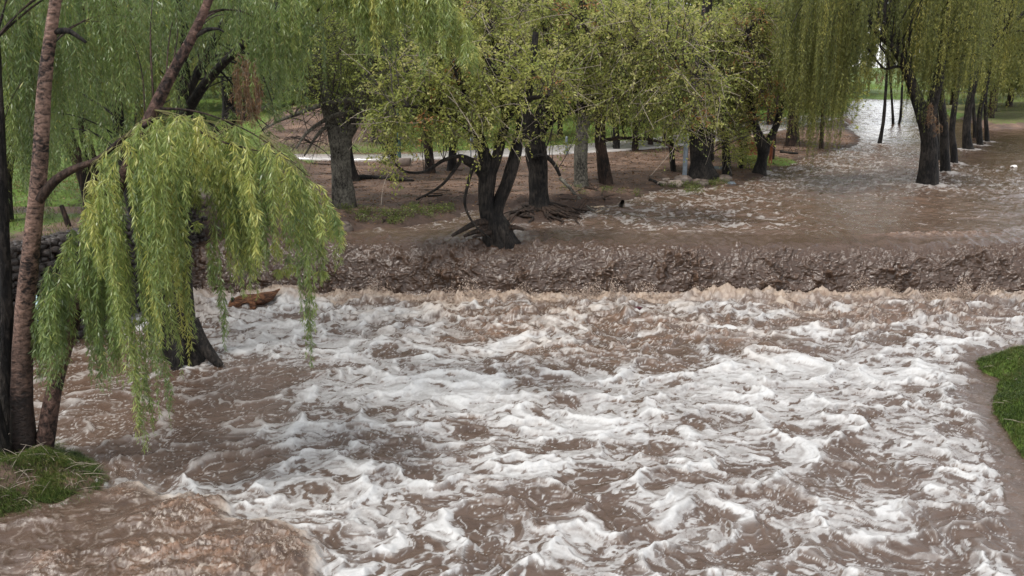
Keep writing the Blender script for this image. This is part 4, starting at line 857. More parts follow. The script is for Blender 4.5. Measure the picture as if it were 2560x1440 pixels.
for q, (x, y) in enumerate(spots):
    k_ = q % 3; o = protos[k_] if q < 3 else copy_tree(protos[k_])
    o.location = (x, y, float(gz(x, y)) - .05); o.rotation_euler.z = rf.uniform(0, 6.28); s_ = rf.uniform(.85, 1.3); o.scale = (s_, s_, s_ * rf.uniform(.95, 1.1))
    px_ = 1280 + FPX * x / y * .97; row = 'nearest row' if y < 70 else ('middle row' if y < 83 else 'farthest row')
    lm = [(300, 'behind the foreground willow trunks'), (560, 'behind the drooping curtain'), (800, 'behind the withered brown shoots'), (960, 'behind the forked tree'), (1170, 'left of the twin-stemmed tree'), (1290, 'behind the twin-stemmed tree'), (1400, 'behind the spreading tree'), (1480, 'behind the straight trunk'), (1600, 'behind the leaning trunk'), (1730, 'behind the grey post'), (1850, 'behind the buttressed tree'), (2000, 'behind the Y-shaped tree'), (2350, 'behind the largest flooded willow'), (9999, 'behind the far right willows')]
    w_ = next(t for c, t in lm if px_ < c)
    props(o, ['bushy green', 'dark green', 'yellow-green'][k_] + ' far tree, ' + row + ' beyond the lawn, ' + w_, 'tree', 'trees closing the view beyond the lawn')
# a wood too far to count, behind everything
wx_ = rf.uniform(-95, 95, 46000); wx_ = wx_[(wx_ / 114 < .37) | (wx_ / 114 > .47)]; wy_ = rf.uniform(104, 124, len(wx_)); wz = rf.random(len(wx_)) ** .8 * (10 + 4 * fbm(wx_ / 9, wy_ / 9, 3, 401))
V, Fq, ta = leaf_quads(np.stack([wx_, wy_, wz + 1], -1), unit(rng.normal(size=(len(wx_), 3))), rf.uniform(.7, 1.4, len(wx_)), rf.uniform(.4, .8, len(wx_)), np.clip(.45 + .3 * fbm(wx_ / 5, wz / 4, 3, 403) + .1 * rng.normal(size=len(wx_)), 0, 1))
o = part('distant_wood', V, Fq, M['leaf_far'], attrs={'tint': ta}, smooth=False); props(o, 'distant green wood closing the gaps behind the park trees', 'wood', kind='stuff')

# ================================================================== OBJECTS
M['stone'] = simple_mat('wet_stone', (.11, .085, .07), .5, .5, 6, .6)
M['stone_dark'] = simple_mat('dark_wet_stone', (.035, .028, .025), .45, .6, 5, .6)
M['stone_pale'] = simple_mat('pale_stone', (.34, .27, .22), .6, .3, 7, .5)
M['stone_blue'] = simple_mat('blue_grey_stone', (.10, .12, .14), .45, .3, 6, .4)
M['concrete'] = simple_mat('wet_concrete', (.46, .43, .41), .12, .15, 1.2, .12, .5)
M['concrete_block'] = simple_mat('mud_stained_concrete', (.17, .13, .11), .6, .3, 6, .4)
M['post'] = simple_mat('grey_painted_metal', (.17, .20, .23), .4, .25, 5, .2)
M['post_green'] = simple_mat('green_painted_metal', (.05, .10, .085), .45, .3, 6, .2)
M['pipe'] = simple_mat('weathered_pale_blue_plastic', (.42, .56, .58), .45, .2, 5, .2)
M['black'] = simple_mat('black_band', (.02, .02, .02), .5)
M['wood_orange'] = bark_mat('stripped_orange_wood', (.035, .016, .010), (.33, .15, .075), .6, rough=.35, scale=(3, 12, 12))
M['wood_red'] = bark_mat('torn_red_wood', (.11, .028, .012), (.36, .12, .055), .7, rough=.6, scale=(10, 10, 2))
M['wood_pale'] = simple_mat('pale_splinters', (.52, .40, .27), .7, .25, 12)
M['wire'] = simple_mat('dull_wire', (.06, .055, .05), .5)
M['maroon'] = simple_mat('dark_maroon_plastic', (.07, .012, .02), .3, .3, 5)
M['white_thing'] = simple_mat('off_white_foam_plastic', (.8, .77, .72), .5, .1, 8)

def rock_geo(c, r, seed, sub=2, flat=.75):
    """lumpy stone from a subdivided cube sphere"""
    n = 4 * sub; g = np.linspace(-1, 1, n); V, F = [], []; base = 0
    for ax in range(3):
        for sg in (-1, 1):
            a, b = np.meshgrid(g, g, indexing='ij'); p = np.zeros((n, n, 3)); p[..., ax] = sg; p[..., (ax + 1) % 3] = a * sg; p[..., (ax + 2) % 3] = b
            V.append(p.reshape(-1, 3)); i, j = np.meshgrid(np.arange(n - 1), np.arange(n - 1), indexing='ij')
            F.append(np.stack([i * n + j, (i + 1) * n + j, (i + 1) * n + j + 1, i * n + j + 1], -1).reshape(-1, 4) + base); base += n * n
    V = unit(np.vstack(V)); F = np.vstack(F)
    k = 1 + .22 * pn(V[:, 0] * 1.3 + seed, V[:, 1] * 1.3 + V[:, 2] * 1.7, seed) + .10 * pn(V[:, 0] * 3 + V[:, 2] * 2.2, V[:, 1] * 3 - seed, seed + 2)
    V = np.sign(V) * np.abs(V) ** .85 * k[:, None] * np.array(r) * [1, 1, flat]
    a = seed * 1.7; Rz = np.array([[math.cos(a), -math.sin(a), 0], [math.sin(a), math.cos(a), 0], [0, 0, 1]])
    return V @ Rz.T + np.array(c), F
def single(name, V, F, m, label, cat_, group=None, origin=None, smooth=True, attrs=None):
    o = part(name, V, F, m, origin=origin if origin is not None else V.mean(0), smooth=smooth, attrs=attrs); return props(o, label, cat_, group)
def box_geo(c, d, rz=0, bev=.0):
    x, y, z = [v / 2 for v in d]; b = bev or min(x, y, z) * .12
    V, F = [], []
    lay = [(-z, b), (-z + b, 0), (z - b, 0), (z, b)]
    for zz, ins in lay:
        X_, Y_ = x - ins, y - ins
        V += [(-X_ + b, -Y_, zz), (X_ - b, -Y_, zz), (X_, -Y_ + b, zz), (X_, Y_ - b, zz), (X_ - b, Y_, zz), (-X_ + b, Y_, zz), (-X_, Y_ - b, zz), (-X_, -Y_ + b, zz)]
    for k in range(3):
        for s in range(8): F.append((k * 8 + s, k * 8 + (s + 1) % 8, (k + 1) * 8 + (s + 1) % 8, (k + 1) * 8 + s))
    for o_, fl in ((0, 1), (24, 0)):
        for q in ((0, 1, 2, 3), (0, 3, 4, 7), (4, 5, 6, 7)): F.append(tuple(o_ + i for i in (q[::-1] if fl else q)))
    V = np.array(V); ca, sa = math.cos(rz), math.sin(rz)
    return V @ np.array([[ca, sa, 0], [-sa, ca, 0], [0, 0, 1]]) + np.array(c), np.array(F)
def lathe_geo(c, prof_, sides=16, top=True):
    P = np.array([(0, 0, z) for r, z in prof_], float); ang = np.linspace(0, 2 * np.pi, sides, endpoint=False)
    V = np.concatenate([np.stack([r * np.cos(ang), r * np.sin(ang), np.full(sides, z)], -1) for r, z in prof_])
    F = [(k * sides + s, k * sides + (s + 1) % sides, (k + 1) * sides + (s + 1) % sides, (k + 1) * sides + s) for k in range(len(prof_) - 1) for s in range(sides)]
    return V + np.array(c), np.array(F)
def poly_tube(pts, rad, sides=8, step=.1, rough=.08, seed=0): return trunk_tube(np.array(pts, float), np.array(rad, float), sides, step, rough, 0, 4, seed)

# --- dry-stone gabion wall along the left of the pool
gw = root('gabion_wall', (-9.6, 20.5, ZL), 'dark gabion wall of piled wet stones holding up the left terrace beside the pool', 'stone wall')
VV, FF, n = [], [], 0; ri = np.random.default_rng(33)
for (a, b) in zip(WALLX[:-2], WALLX[1:-1]):
    a = np.array(a); b = np.array(b); L_ = np.linalg.norm(b - a); e = (b - a) / L_; nrm = np.array([-e[1], e[0]]); nrm = nrm if nrm[0] > 0 else -nrm
    s_ = 0.0
    while s_ < L_:
        z = ZL - .25
        while z < 1.04:
            r = ri.uniform(.07, .125); p = a + e * (s_ + ri.uniform(-.05, .05)) + nrm * ri.uniform(-.10, .06)
            v, f = rock_geo((p[0], p[1], z), (r * 1.15, r * 1.05, r), ri.integers(1, 99), 1, .8); VV.append(v); FF.append(f + n); n += len(v); z += ri.uniform(.12, .17)
        s_ += ri.uniform(.15, .2)
# the short end of the wall facing downstream by the weir and its top layer
for k_ in range(260):
    p = np.array([ri.uniform(-10.3, -8.6), 24.25 + ri.uniform(-.1, .12)]); r = ri.uniform(.07, .12); v, f = rock_geo((p[0], p[1], ri.uniform(-1.3, 1.06)), (r, r, r), ri.integers(1, 99), 1); VV.append(v); FF.append(f + n); n += len(v)
for k_ in range(420):
    t_ = ri.random(); a = np.array(WALLX[0]) * (1 - t_) + np.array(WALLX[1]) * t_ if ri.random() < .6 else np.array(WALLX[1]) * (1 - t_) + np.array(WALLX[2]) * t_
    r = ri.uniform(.06, .11); v, f = rock_geo((a[0] - ri.uniform(.0, .55), a[1], 1.05 + ri.uniform(-.04, .04)), (r, r, r * .8), ri.integers(1, 99), 1); VV.append(v); FF.append(f + n); n += len(v)
part('stones', np.vstack(VV), np.vstack(FF), M['stone_dark'], gw)
lines = []
for (a, b) in zip(WALLX[:3], WALLX[1:4]):
    a = np.array(a); b = np.array(b); e = (b - a); L_ = np.linalg.norm(e); e /= L_; nr_ = np.array([-e[1], e[0]]); nr_ = nr_ if nr_[0] > 0 else -nr_
    for zz in np.arange(ZL, 1.1, .5): lines.append([(*(a + nr_ * .17), zz), (*(b + nr_ * .17), zz)])
    for q in np.arange(0, L_, .5): p = a + e * q + nr_ * .17; lines.append([(*p, ZL - .1), (*p, 1.1)])
P_ = np.array(lines, float); v, f = tubes(P_, np.full(P_.shape[:2], .005), 4); part('wire_mesh', v, f, M['wire'], gw)

# --- boulders
def boulder(px, py, z, r, m, label, seed, cat_='rock', group=None, flat=.8, name='boulder'):
    p = at_z(px, py, z); v, f = rock_geo((p[0], p[1], z + r[2] * .35), r, seed, 3, flat); return single(name, v, f, m, label, cat_, group, (p[0], p[1], z))
p = at_y(500, 520, 24.0); v, f = rock_geo((p[0], p[1], 1.22), (.36, .3, .3), 5, 3); single('boulder', v, f, M['stone'], 'round brown boulder sitting on the end of the stone wall at the weir', 'rock', origin=(p[0], p[1], 1.02))
boulder(852, 578, 0, (.32, .26, .26), M['stone'], 'brown boulder at the waterline left of the bank with weeds', 9)
rocks = [(1655, 462, .16, 'stone_pale', 'small pale stone at the left end of the line of rocks by the post'), (1665, 452, .13, 'stone_pale', 'white flattish stone lying above the rock line left of the post'),
         (1688, 464, .24, 'stone_pale', 'pinkish rock left of the one touching the foot of the post'), (1708, 458, .34, 'stone', 'largest brown rock at the foot of the grey post'),
         (1752, 462, .26, 'stone', 'brown rock right of the largest one, under the buttressed trunk'), (1768, 468, .15, 'stone_pale', 'small pale stone in front of the brown rock under the buttressed trunk'),
         (1800, 468, .36, 'stone_blue', 'flat blue-grey slab at the water edge'), (1812, 452, .26, 'stone', 'rounded brown rock just above the blue-grey slab'), (1826, 464, .18, 'stone_blue', 'small grey rock at the right end of the rock line')]
for k_, (x, y, r, m, lab) in enumerate(rocks):
    g = on_ground(x, y); v, f = rock_geo((g[0], g[1], max(g[2], -.05) + r * .25), (r * 1.25, r, r * .8), 40 + k_, 2, .8); single('rock', v, f, M[m], lab, 'rock', 'rocks along the water edge by the post', (g[0], g[1], g[2]))

# --- path and the things by it
PP = np.array([(*p, 0) for p in PATH]); PPs, _ = cat_smooth(PP, np.ones(len(PP)), .6)
t_ = np.gradient(PPs, axis=0); t_ = unit(t_); nn_ = np.stack([-t_[:, 1], t_[:, 0], 0 * t_[:, 0]], -1)
wd = np.interp(PPs[:, 0], [-12, -4, 4], [.75, 1.1, 1.75])
prf = [(-1, -.05), (-1, .09), (-.93, .10), (.93, .10), (1, .09), (1, -.05)]
V = np.stack([PPs + nn_ * (wd * a)[:, None] + np.array([0, 0, .27 + b]) for a, b in prf], 1); K_ = len(prf); i, j = np.meshgrid(np.arange(len(PPs) - 1), np.arange(K_ - 1), indexing='ij')
pth = part('path', V.reshape(-1, 3), np.stack([i * K_ + j, i * K_ + j + 1, (i + 1) * K_ + j + 1, (i + 1) * K_ + j], -1).reshape(-1, 4), M['concrete'], smooth=False); props(pth, kind='structure')
g = on_ground(1000, 415); v, f = box_geo((g[0], g[1], g[2] + .16), (.95, .4, .36), R(-4)); single('concrete_block', v, f, M['concrete_block'], 'low mud-stained concrete block at the near edge of the path', 'concrete block', origin=(g[0], g[1], g[2]))
g = on_ground(998, 404); lp = root('lamp_post', g, 'green metal lamp post rising beside the concrete block on the path', 'lamp post')
v, f = lathe_geo(g, [(.14, -.1), (.14, .12), (.10, .2), (.095, 1.05), (.11, 1.1), (.11, 1.2), (.055, 1.3), (.045, 4.2), (.03, 4.25)]); part('pole', v, f, M['post_green'], lp)
v, f = lathe_geo(g + [0, 0, 4.2], [(.03, 0), (.16, .06), (.2, .12), (.2, .4), (.22, .42), (.05, .52), (.0, .53)]); part('lantern', v, f, M['post_green'], lp)
g = on_ground(1190, 396); bn = root('litter_bin', g, 'dark litter bin on two legs beside the path behind the black twin-stemmed tree', 'litter bin')
v, f = box_geo(g + [0, 0, .75], (.42, .36, .5)); part('bin_body', v, f, M['black'], bn)
for s in (-1, 1): v, f = box_geo(g + [s * .24, 0, .5], (.05, .06, 1.1)); part('leg', v, f, M['post'], bn)
g = on_ground(1416, 386); v, f = lathe_geo(g, [(.06, -.1), (.06, .8), (.065, .82), (.04, .87), (.0, .875)], 12); single('bollard', v, f, M['post'], 'short grey bollard on the near side of the bright path', 'bollard', origin=g)
g = on_ground(1711, 446); ps = root('metal_post', g, 'grey round metal post standing by the rocks at the water edge', 'post')
v, f = lathe_geo(g, [(.095, -.3), (.095, 1.30), (.10, 1.31), (.10, 1.36), (.09, 1.37)], 20); part('post', v, f, M['post'], ps)
v, f = lathe_geo(g, [(.09, 1.368), (.05, 1.39), (.0, 1.395)], 20); part('cap', v, f, M['post'], ps)
# --- torn red stump
g = on_ground(1880, 386); st = root('tree_stump', g, 'torn red-brown stump with a splintered pale top among the bank trees', 'tree stump')
v, f = trunk_tube(np.array([g - [0, 0, .3], g + [0, 0, .3], g + [.02, 0, .75]]), np.array([.30, .25, .27]), 20, .08, .14, .35, 6, 3, 1.5); part('stump', v, f, M['wood_red'], st)
sp_ = ri.uniform(-1, 1, (34, 2)) * .2; Bz = np.stack([np.c_[sp_ + g[:2], np.full(34, g[2] + .6)], np.c_[sp_ * 1.1 + g[:2], np.full(34, g[2] + .8)], np.c_[sp_ * 1.25 + g[:2] + ri.normal(size=(34, 2)) * .05, g[2] + ri.uniform(.8, 1.05, 34)]], 1)
Bz = np.concatenate([Bz, np.array([[g + [0, 0, .75], g + [-.3, -.1, 1.0], g + [-.75, -.2, 1.15]], [g + [.1, 0, .8], g + [-.1, -.1, .9], g + [-.5, -.3, 1.0]]])])
v, f = bez_tubes(Bz, np.full(len(Bz), .05), np.full(len(Bz), .008), 5, 5); part('splinters', v, f, M['wood_pale'], st)
# --- stakes
g = at_z(1925, 416, .0); v, f = poly_tube([g - [0, 0, .3], g + [.0, 0, .6], g + [.03, 0, 1.25]], [.09, .075, .07], 10, .1, .08, 2); single('stake', v, f, M['wood_red'], 'short reddish stake right of the Y-shaped tree at the flood edge', 'stake', origin=g)
g = on_ground(1932, 398); v, f = poly_tube([g - [0, 0, .3], g + [.02, 0, 1.2], g + [.0, 0, 3.6]], [.08, .07, .045], 10, .1, .06, 3); single('stake', v, f, M['bark_brown'], 'tall thin brown stake right of the short reddish one', 'stake', origin=g)
a = at_y(90, 738, 17.6); b = at_y(106, 858, 17.3)
pp_ = root('broken_pipe', b, 'pale blue broken pipe with a black band, leaning against the dark stone wall', 'pipe')
v, f = trunk_tube(np.array([b, (a + b) / 2 + [.02, 0, 0], a * .82 + b * .18, a]), np.array([.05, .06, .055, .012]), 12, .08, .03, 0); part('pipe', v, f, M['pipe'], pp_)
v, f = trunk_tube(np.array([a * .70 + b * .30, a * .66 + b * .34]), np.array([.068, .068]), 12, .03, 0, 0); part('band', v, f, M['black'], pp_)
g = at_y(182, 590, 20.8); v, f = poly_tube([g - [0, 0, .3], g + [-.08, 0, .3], g + [-.18, 0, .75]], [.08, .065, .05], 10, .1, .1, 4); single('stake', v, f, M['bark_brown'], 'stubby dead stake leaning left on the terrace edge above the stone wall', 'stake', origin=g)

# --- stripped log lodged in the pool
lg = root('stranded_log', at_z(625, 775, ZL), 'orange stripped log with a broken side branch lodged in the foam below the weir', 'log')
YL = 22.0
v, f = trunk_tube(*stem_pts([(572, 778, 12, -.15), (586, 766, 34, -.1), (606, 756, 36), (632, 750, 30), (656, 748, 34, .05), (676, 740, 26, .1), (690, 730, 10, .15), (700, 722, 3, .2)], YL), 22, .04, .16, 0, 4, 3); part('log', v, f, M['wood_orange'], lg)
v, f = trunk_tube(*stem_pts([(630, 752, 20, -.1), (634, 772, 15, -.16), (630, 790, 12, -.2)], YL), 12, .04, .12, 0, 4, 5); part('broken_branch', v, f, M['wood_orange'], lg)
v, f = trunk_tube(*stem_pts([(585, 772, 20, -.1), (584, 755, 16, -.1), (580, 744, 8, -.1)], YL), 10, .04, .15, 0, 4, 6); part('broken_branch', v, f, M['bark_wet'], lg)
# --- floating bits
g = at_z(1592, 776, ZL + .12); q = np.array([[-.20, -.03, .02], [-.14, -.05, .07], [.05, -.05, .075], [.26, -.02, .05], [.05, -.06, -.02], [-.05, -.07, -.09], [-.12, -.06, -.04], [-.2, -.04, -.03]])
V = np.vstack([q + g, q * [1, -1, 1] + g + [0, .06, 0]]); F_ = [(i_, (i_ + 1) % 8, (i_ + 1) % 8 + 8, i_ + 8) for i_ in range(8)] + [(0, 7, 6, 1), (1, 6, 5, 4), (1, 4, 3, 2), (8, 9, 14, 15), (9, 12, 13, 14), (9, 10, 11, 12)]
single('floating_scrap', V, np.array(F_), M['maroon'], 'dark maroon scrap of plastic tumbling in the foam below the weir', 'floating scrap', origin=g, smooth=False)
g = at_z(2535, 417, .05); v, f = rock_geo(g, (.14, .09, .09), 7, 2, .9); V2, F2 = rock_geo(g + [-.10, -.02, .0], (.05, .05, .06), 8, 2)
fb = root('floating_litter', g, 'small white piece of litter floating on the calm flood at the right edge', 'litter'); part('bag', v, f, M['white_thing'], fb); part('torn_end', V2 + [0, -.05, -.02], F2, M['black'], fb)

# --- mat of bare roots under the spreading tree, driftwood and fallen boughs
def wander(p0, p1, n=7, amp=.12, z=None):
    t = np.linspace(0, 1, n)[:, None]; P = np.array(p0) * (1 - t) + np.array(p1) * t; P += ri.normal(size=P.shape) * amp * [1, 1, .35] * np.sin(t * np.pi) ** .5; return P
gE = on_ground(1346, 526)
for k_ in range(26):
    a_ = ri.uniform(-2.9, .5); L_ = ri.uniform(.8, 2.6); o_ = np.array([math.cos(a_), math.sin(a_) * .75, 0])
    p0 = gE + o_ * .3 + [0, 0, .16]; p1 = gE + o_ * L_ ; p1[2] = max(float(gz(p1[0], p1[1])), -.12) + ri.uniform(-.02, .1)
    P_ = wander(p0, p1, 6, .14); P_[1:-1, 2] = np.maximum([float(gz(q[0], q[1])) + .05 for q in P_[1:-1]], P_[1:-1, 2] - .02)
    r_ = ri.uniform(.025, .07); v, f = trunk_tube(P_, np.linspace(r_, r_ * .35, 6), 7, .12, .12, 0, 3, k_); part('root', v, f, M['root'], tE)
def driftwood(pts, w0, w1, m, label, group='fallen boughs and driftwood on the bank', twigs=0, seed=0):
    P_ = np.array([at_z(x, y, 0) if len(q) == 2 else at_z(x, y, q[2]) for q in pts for x, y in [q[:2]]])
    for q, s_ in zip(P_, pts):
        if len(s_) == 2: h = on_ground(*s_[:2]); q[:] = h; q[2] = max(h[2], 0) + w0 * .5
    v, f = trunk_tube(P_, np.linspace(w0, w1, len(P_)), 9, .12, .14, 0, 3, seed)
    t = root('driftwood', P_[0], label, 'driftwood', group); part('bough', v, f, m, t)
    if twigs:
        ii = ri.integers(0, len(P_) - 1, twigs); b0 = P_[ii] + (P_[ii + 1] - P_[ii]) * ri.random((twigs, 1)); d = unit(ri.normal(size=(twigs, 3)) * [1, .6, .5] + [0, 0, .35]); ln = ri.uniform(.2, .8, (twigs, 1))
        v, f = bez_tubes(np.stack([b0, b0 + d * ln * .5 + [0, 0, .06], b0 + d * ln], 1), np.full(twigs, .014), np.full(twigs, .004), 6, 4); part('twigs', v, f, m, t)
    return t
driftwood([(890, 450), (930, 448), (980, 452), (1035, 455)], .13, .04, M['bark_wet'], 'black fallen bough lying behind the grey forked tree', twigs=14, seed=1)
driftwood([(1055, 492), (1090, 490), (1130, 486)], .035, .02, M['bark_wet'], 'thin dark stick lying on the open mud', seed=2)
driftwood([(1400, 445, .75), (1425, 470, .45), (1450, 500, .2), (1475, 522, .06), (1490, 530, .03)], .07, .03, M['bark_grey'], 'fallen branch slanting down from the spreading tree to the water', twigs=16, seed=3)
driftwood([(1462, 470), (1485, 474), (1500, 484), (1512, 500)], .05, .03, M['root'], 'crooked brown branch on the bank right of the slanting one', twigs=10, seed=4)
driftwood([(1415, 523, .04), (1460, 520, .05), (1510, 517, .03)], .05, .04, M['wood_pale'], 'pale bleached branch in the shallows at the end of the root mat', seed=5)
driftwood([(1480, 532, .02), (1520, 524, .05), (1560, 514, .02)], .03, .02, M['wood_pale'], 'thin bleached branch in the water beyond the pale one', seed=6)
driftwood([(1550, 520, -.1), (1556, 505, .3)], .10, .07, M['bark_grey'], 'stubby grey snag poking up from the flood', seed=7)
driftwood([(1625, 452), (1640, 458), (1655, 466)], .07, .05, M['bark_wet'], 'short black log at the left end of the rocks', seed=8)
driftwood([(1690, 470), (1710, 470), (1730, 471)], .03, .03, M['wood_pale'], 'pale stick lying in front of the largest rock', seed=9)
driftwood([(1952, 382), (1975, 385), (1995, 386)], .10, .06, M['bark_wet'], 'dark log on the bank tip under the thick trunk', twigs=5, seed=10)
driftwood([(860, 560), (920, 545), (990, 552), (1050, 560)], .05, .03, M['root'], 'root-like branch along the weedy edge of the mud bank', twigs=16, seed=11)
driftwood([(1400, 538), (1450, 530), (1520, 512), (1600, 490)], .04, .02, M['root'], 'long thin branch trailing along the waterline right of the roots', twigs=18, seed=12)
driftwood([(780, 410), (830, 412), (880, 414)], .03, .03, M['bark_wet'], 'dark pole lying along the left stretch of the path', seed=13)

# ================================================================== STUFF: grass, weeds, litter, spray
def blades(name, xy, z, h, w, m_stops, label, cat_, bendy=.5, tint=.5, tv=.18, seglean=None):
    tint = tint + .35 * fbm(xy[:, 0] / .5, xy[:, 1] / .5, 3, 511) + .12 * fbm(xy[:, 0] / 3, xy[:, 1] / 3, 2, 512)
    n = len(xy); a = rng.random(n) * 6.28; side = np.stack([np.cos(a), np.sin(a), 0 * a], -1); b = rng.random(n) * 6.28; ld = np.stack([np.cos(b), np.sin(b), 0 * b], -1) * bendy * rng.random((n, 1))
    if seglean is not None: ld = ld * .6 + seglean
    P = np.c_[xy, z]; h = h.reshape(-1, 1); w = w.reshape(-1, 1)
    m1 = P + np.array([0, 0, 1]) * h * .6 + ld * h * .35; tp = P + np.array([0, 0, 1]) * h * (1 - .25 * bendy) + ld * h * 1.0
    V = np.stack([P - side * w / 2, P + side * w / 2, m1 + side * w * .4, m1 - side * w * .4, tp + side * w * .06, tp - side * w * .06], 1).reshape(-1, 3)
    k = np.arange(n)[:, None] * 6; F = np.concatenate([k + [0, 1, 2, 3], k + [3, 2, 4, 5]])
    tt = np.clip(tint + tv * rng.normal(size=n), 0, 1)
    o = part(name, V, F, m_stops, attrs={'tint': np.repeat(tt, 6)}, smooth=False); return props(o, label, cat_, kind='stuff')
M['grass'] = leaf_mat('grass_blades', [(0, (.028, .045, .012)), (.4, (.06, .10, .02)), (.7, (.13, .155, .04)), (.88, (.20, .185, .075)), (1, (.26, .19, .10))], .3, .5)
def scatter(poly, n, inset=0.0, dens=None):
    P = np.array(poly); lo, hi = P.min(0), P.max(0); lo = np.maximum(lo, [-22, 8]); hi = np.minimum(hi, [26, 34]); xy = rng.uniform(lo, hi, (n * 3, 2)); d = poly_dist(xy[:, 0], xy[:, 1], poly)
    k = d > inset
    if dens is not None: k &= rng.random(len(xy)) < dens(xy, d)
    return xy[k][:n]
gzv = lambda xy: gz(xy[:, 0], xy[:, 1])
xy = scatter(ISLE, 34000, -.05, lambda q, d: np.clip(.25 + 1.3 * ss(-.2, .25, fbm(q[:, 0] / .55, q[:, 1] / .55, 2, 501)) * 1.0 - .5 * ss(.9, 1.4, d), 0.04, 1) * (q[:, 0] > -9.5))
blades('grass', xy, gzv(xy) - .02, rng.uniform(.06, .20, len(xy)), rng.uniform(.005, .010, len(xy)), M['grass'], 'flattened wet grass on the islet at the foot of the foreground willow', 'grass', 1.6, .5, .2, np.array([.6, -.5, -.1]))
xy = scatter([p for p in RGRASS], 80000, -.10, lambda q, d: (q[:, 0] < 12.5) * 1.0)
blades('grass', xy, gzv(xy) - .02, rng.uniform(.05, .15, len(xy)), rng.uniform(.005, .011, len(xy)), M['grass'], 'thick mossy green grass on the bank at the right edge', 'grass', 1.5, .42, .2, np.array([-.3, -.3, 0]))
# lawn tufts beyond the path and patches on the bank
n = 90000; xx = rng.uniform(-34, 30, n); yy = rng.uniform(25, 72, n) ** 1.0; z_ = gz(xx, yy)
gi = np.clip(np.searchsorted(gy, yy) - 1, 0, ng - 1); gj = np.clip(np.searchsorted(gx, xx) - 1, 0, mg - 1); gk = grass[gi, gj] > rng.uniform(.3, .75, n); gk &= (pdist[gi, gj] > 2.0) & (z_ > .05)
xy = np.c_[xx, yy][gk]; blades('lawn', xy, z_[gk] - .01, rng.uniform(.06, .16, len(xy)), rng.uniform(.02, .04, len(xy)), M['grass'], 'bright lawn beyond the path and grass patches on the mud bank', 'grass', .8, .72, .14)
xx = rng.uniform(-26, -9, 26000); yy = rng.uniform(18, 32, 26000); z_ = gz(xx, yy); k_ = (z_ > .8) & (fbm(xx / 1.2, yy / 1.2, 3, 503) > -.15); xy = np.c_[xx, yy][k_]
blades('terrace_grass', xy, z_[k_] - .01, rng.uniform(.05, .18, len(xy)), rng.uniform(.008, .018, len(xy)), M['grass'], 'short grass and weeds on the terrace above the stone wall', 'grass', 1, .62, .16)
# weeds along the eroded bank edge
n = 9000; cx = []
for (x0, y0, x1, y1, c) in [(870, 535, 1110, 545, 30), (900, 548, 1060, 562, 16), (1010, 528, 1130, 528, 24), (1650, 470, 1840, 466, 26), (1690, 474, 1750, 476, 14), (840, 515, 880, 522, 12), (1400, 480, 1600, 486, 10)]:
    for _ in range(c): t = rng.random(); cx.append(on_ground(x0 + (x1 - x0) * t, y0 + (y1 - y0) * t + rng.normal() * 5))
cx = np.array(cx); ii = rng.integers(0, len(cx), 7000); q = cx[ii] + rng.normal(size=(7000, 3)) * [.09, .09, .02]; q[:, 2] = cx[ii, 2] + rng.random(7000) * .2
V, F_, ta = leaf_quads(q, unit(rng.normal(size=q.shape) + [0, 0, .4]), rng.uniform(.04, .09, len(q)), rng.uniform(.015, .035, len(q)), np.clip(.12 + .14 * rng.normal(size=len(q)), 0, .9))
props(part('bank_weeds', V, F_, M['leaf_elm'], attrs={'tint': ta}, smooth=False), 'small leafy weeds along the eroded edge of the mud bank', 'weeds', kind='stuff')
# fallen leaves and crumbs on the mud
n = 42000; xx = rng.uniform(-16, 22, n); yy = rng.uniform(24.8, 56, n); z_ = gz(xx, yy); k_ = (z_ > .04) & (poly_dist(xx, yy, BANK) > .1); q = np.c_[xx, yy, z_ + .012][k_]
d_ = unit(rng.normal(size=q.shape) * [1, 1, .22]); V, F_, ta = leaf_quads(q, d_, rng.uniform(.04, .11, len(q)), rng.uniform(.02, .06, len(q)), rng.random(len(q)) ** 1.3)
props(part('leaf_litter', V, F_, M['leaf_brown'], attrs={'tint': ta}, smooth=False), 'fallen brown leaves and bits of wood strewn over the mud bank', 'leaf litter', kind='stuff')
n = 420; xx = rng.uniform(-12, 18, n); yy = rng.uniform(25, 48, n); z_ = gz(xx, yy); k_ = (z_ > .05) & (poly_dist(xx, yy, BANK) > .2); q = np.c_[xx, yy, z_ + .02][k_]; a_ = rng.random(len(q)) * 6.28; d_ = np.stack([np.cos(a_), np.sin(a_), .04 * rng.normal(size=len(q))], -1); ln = rng.exponential(.3, (len(q), 1)) + .1
v, f = bez_tubes(np.stack([q, q + d_ * ln * .5 + .06 * rng.normal(size=q.shape) * [1, 1, .2], q + d_ * ln], 1), rng.uniform(.008, .022, len(q)), np.full(len(q), .005), 5, 4); props(part('sticks', v, f, M['root']), 'small dark sticks and flood rubbish strewn over the mud bank', 'sticks', kind='stuff')
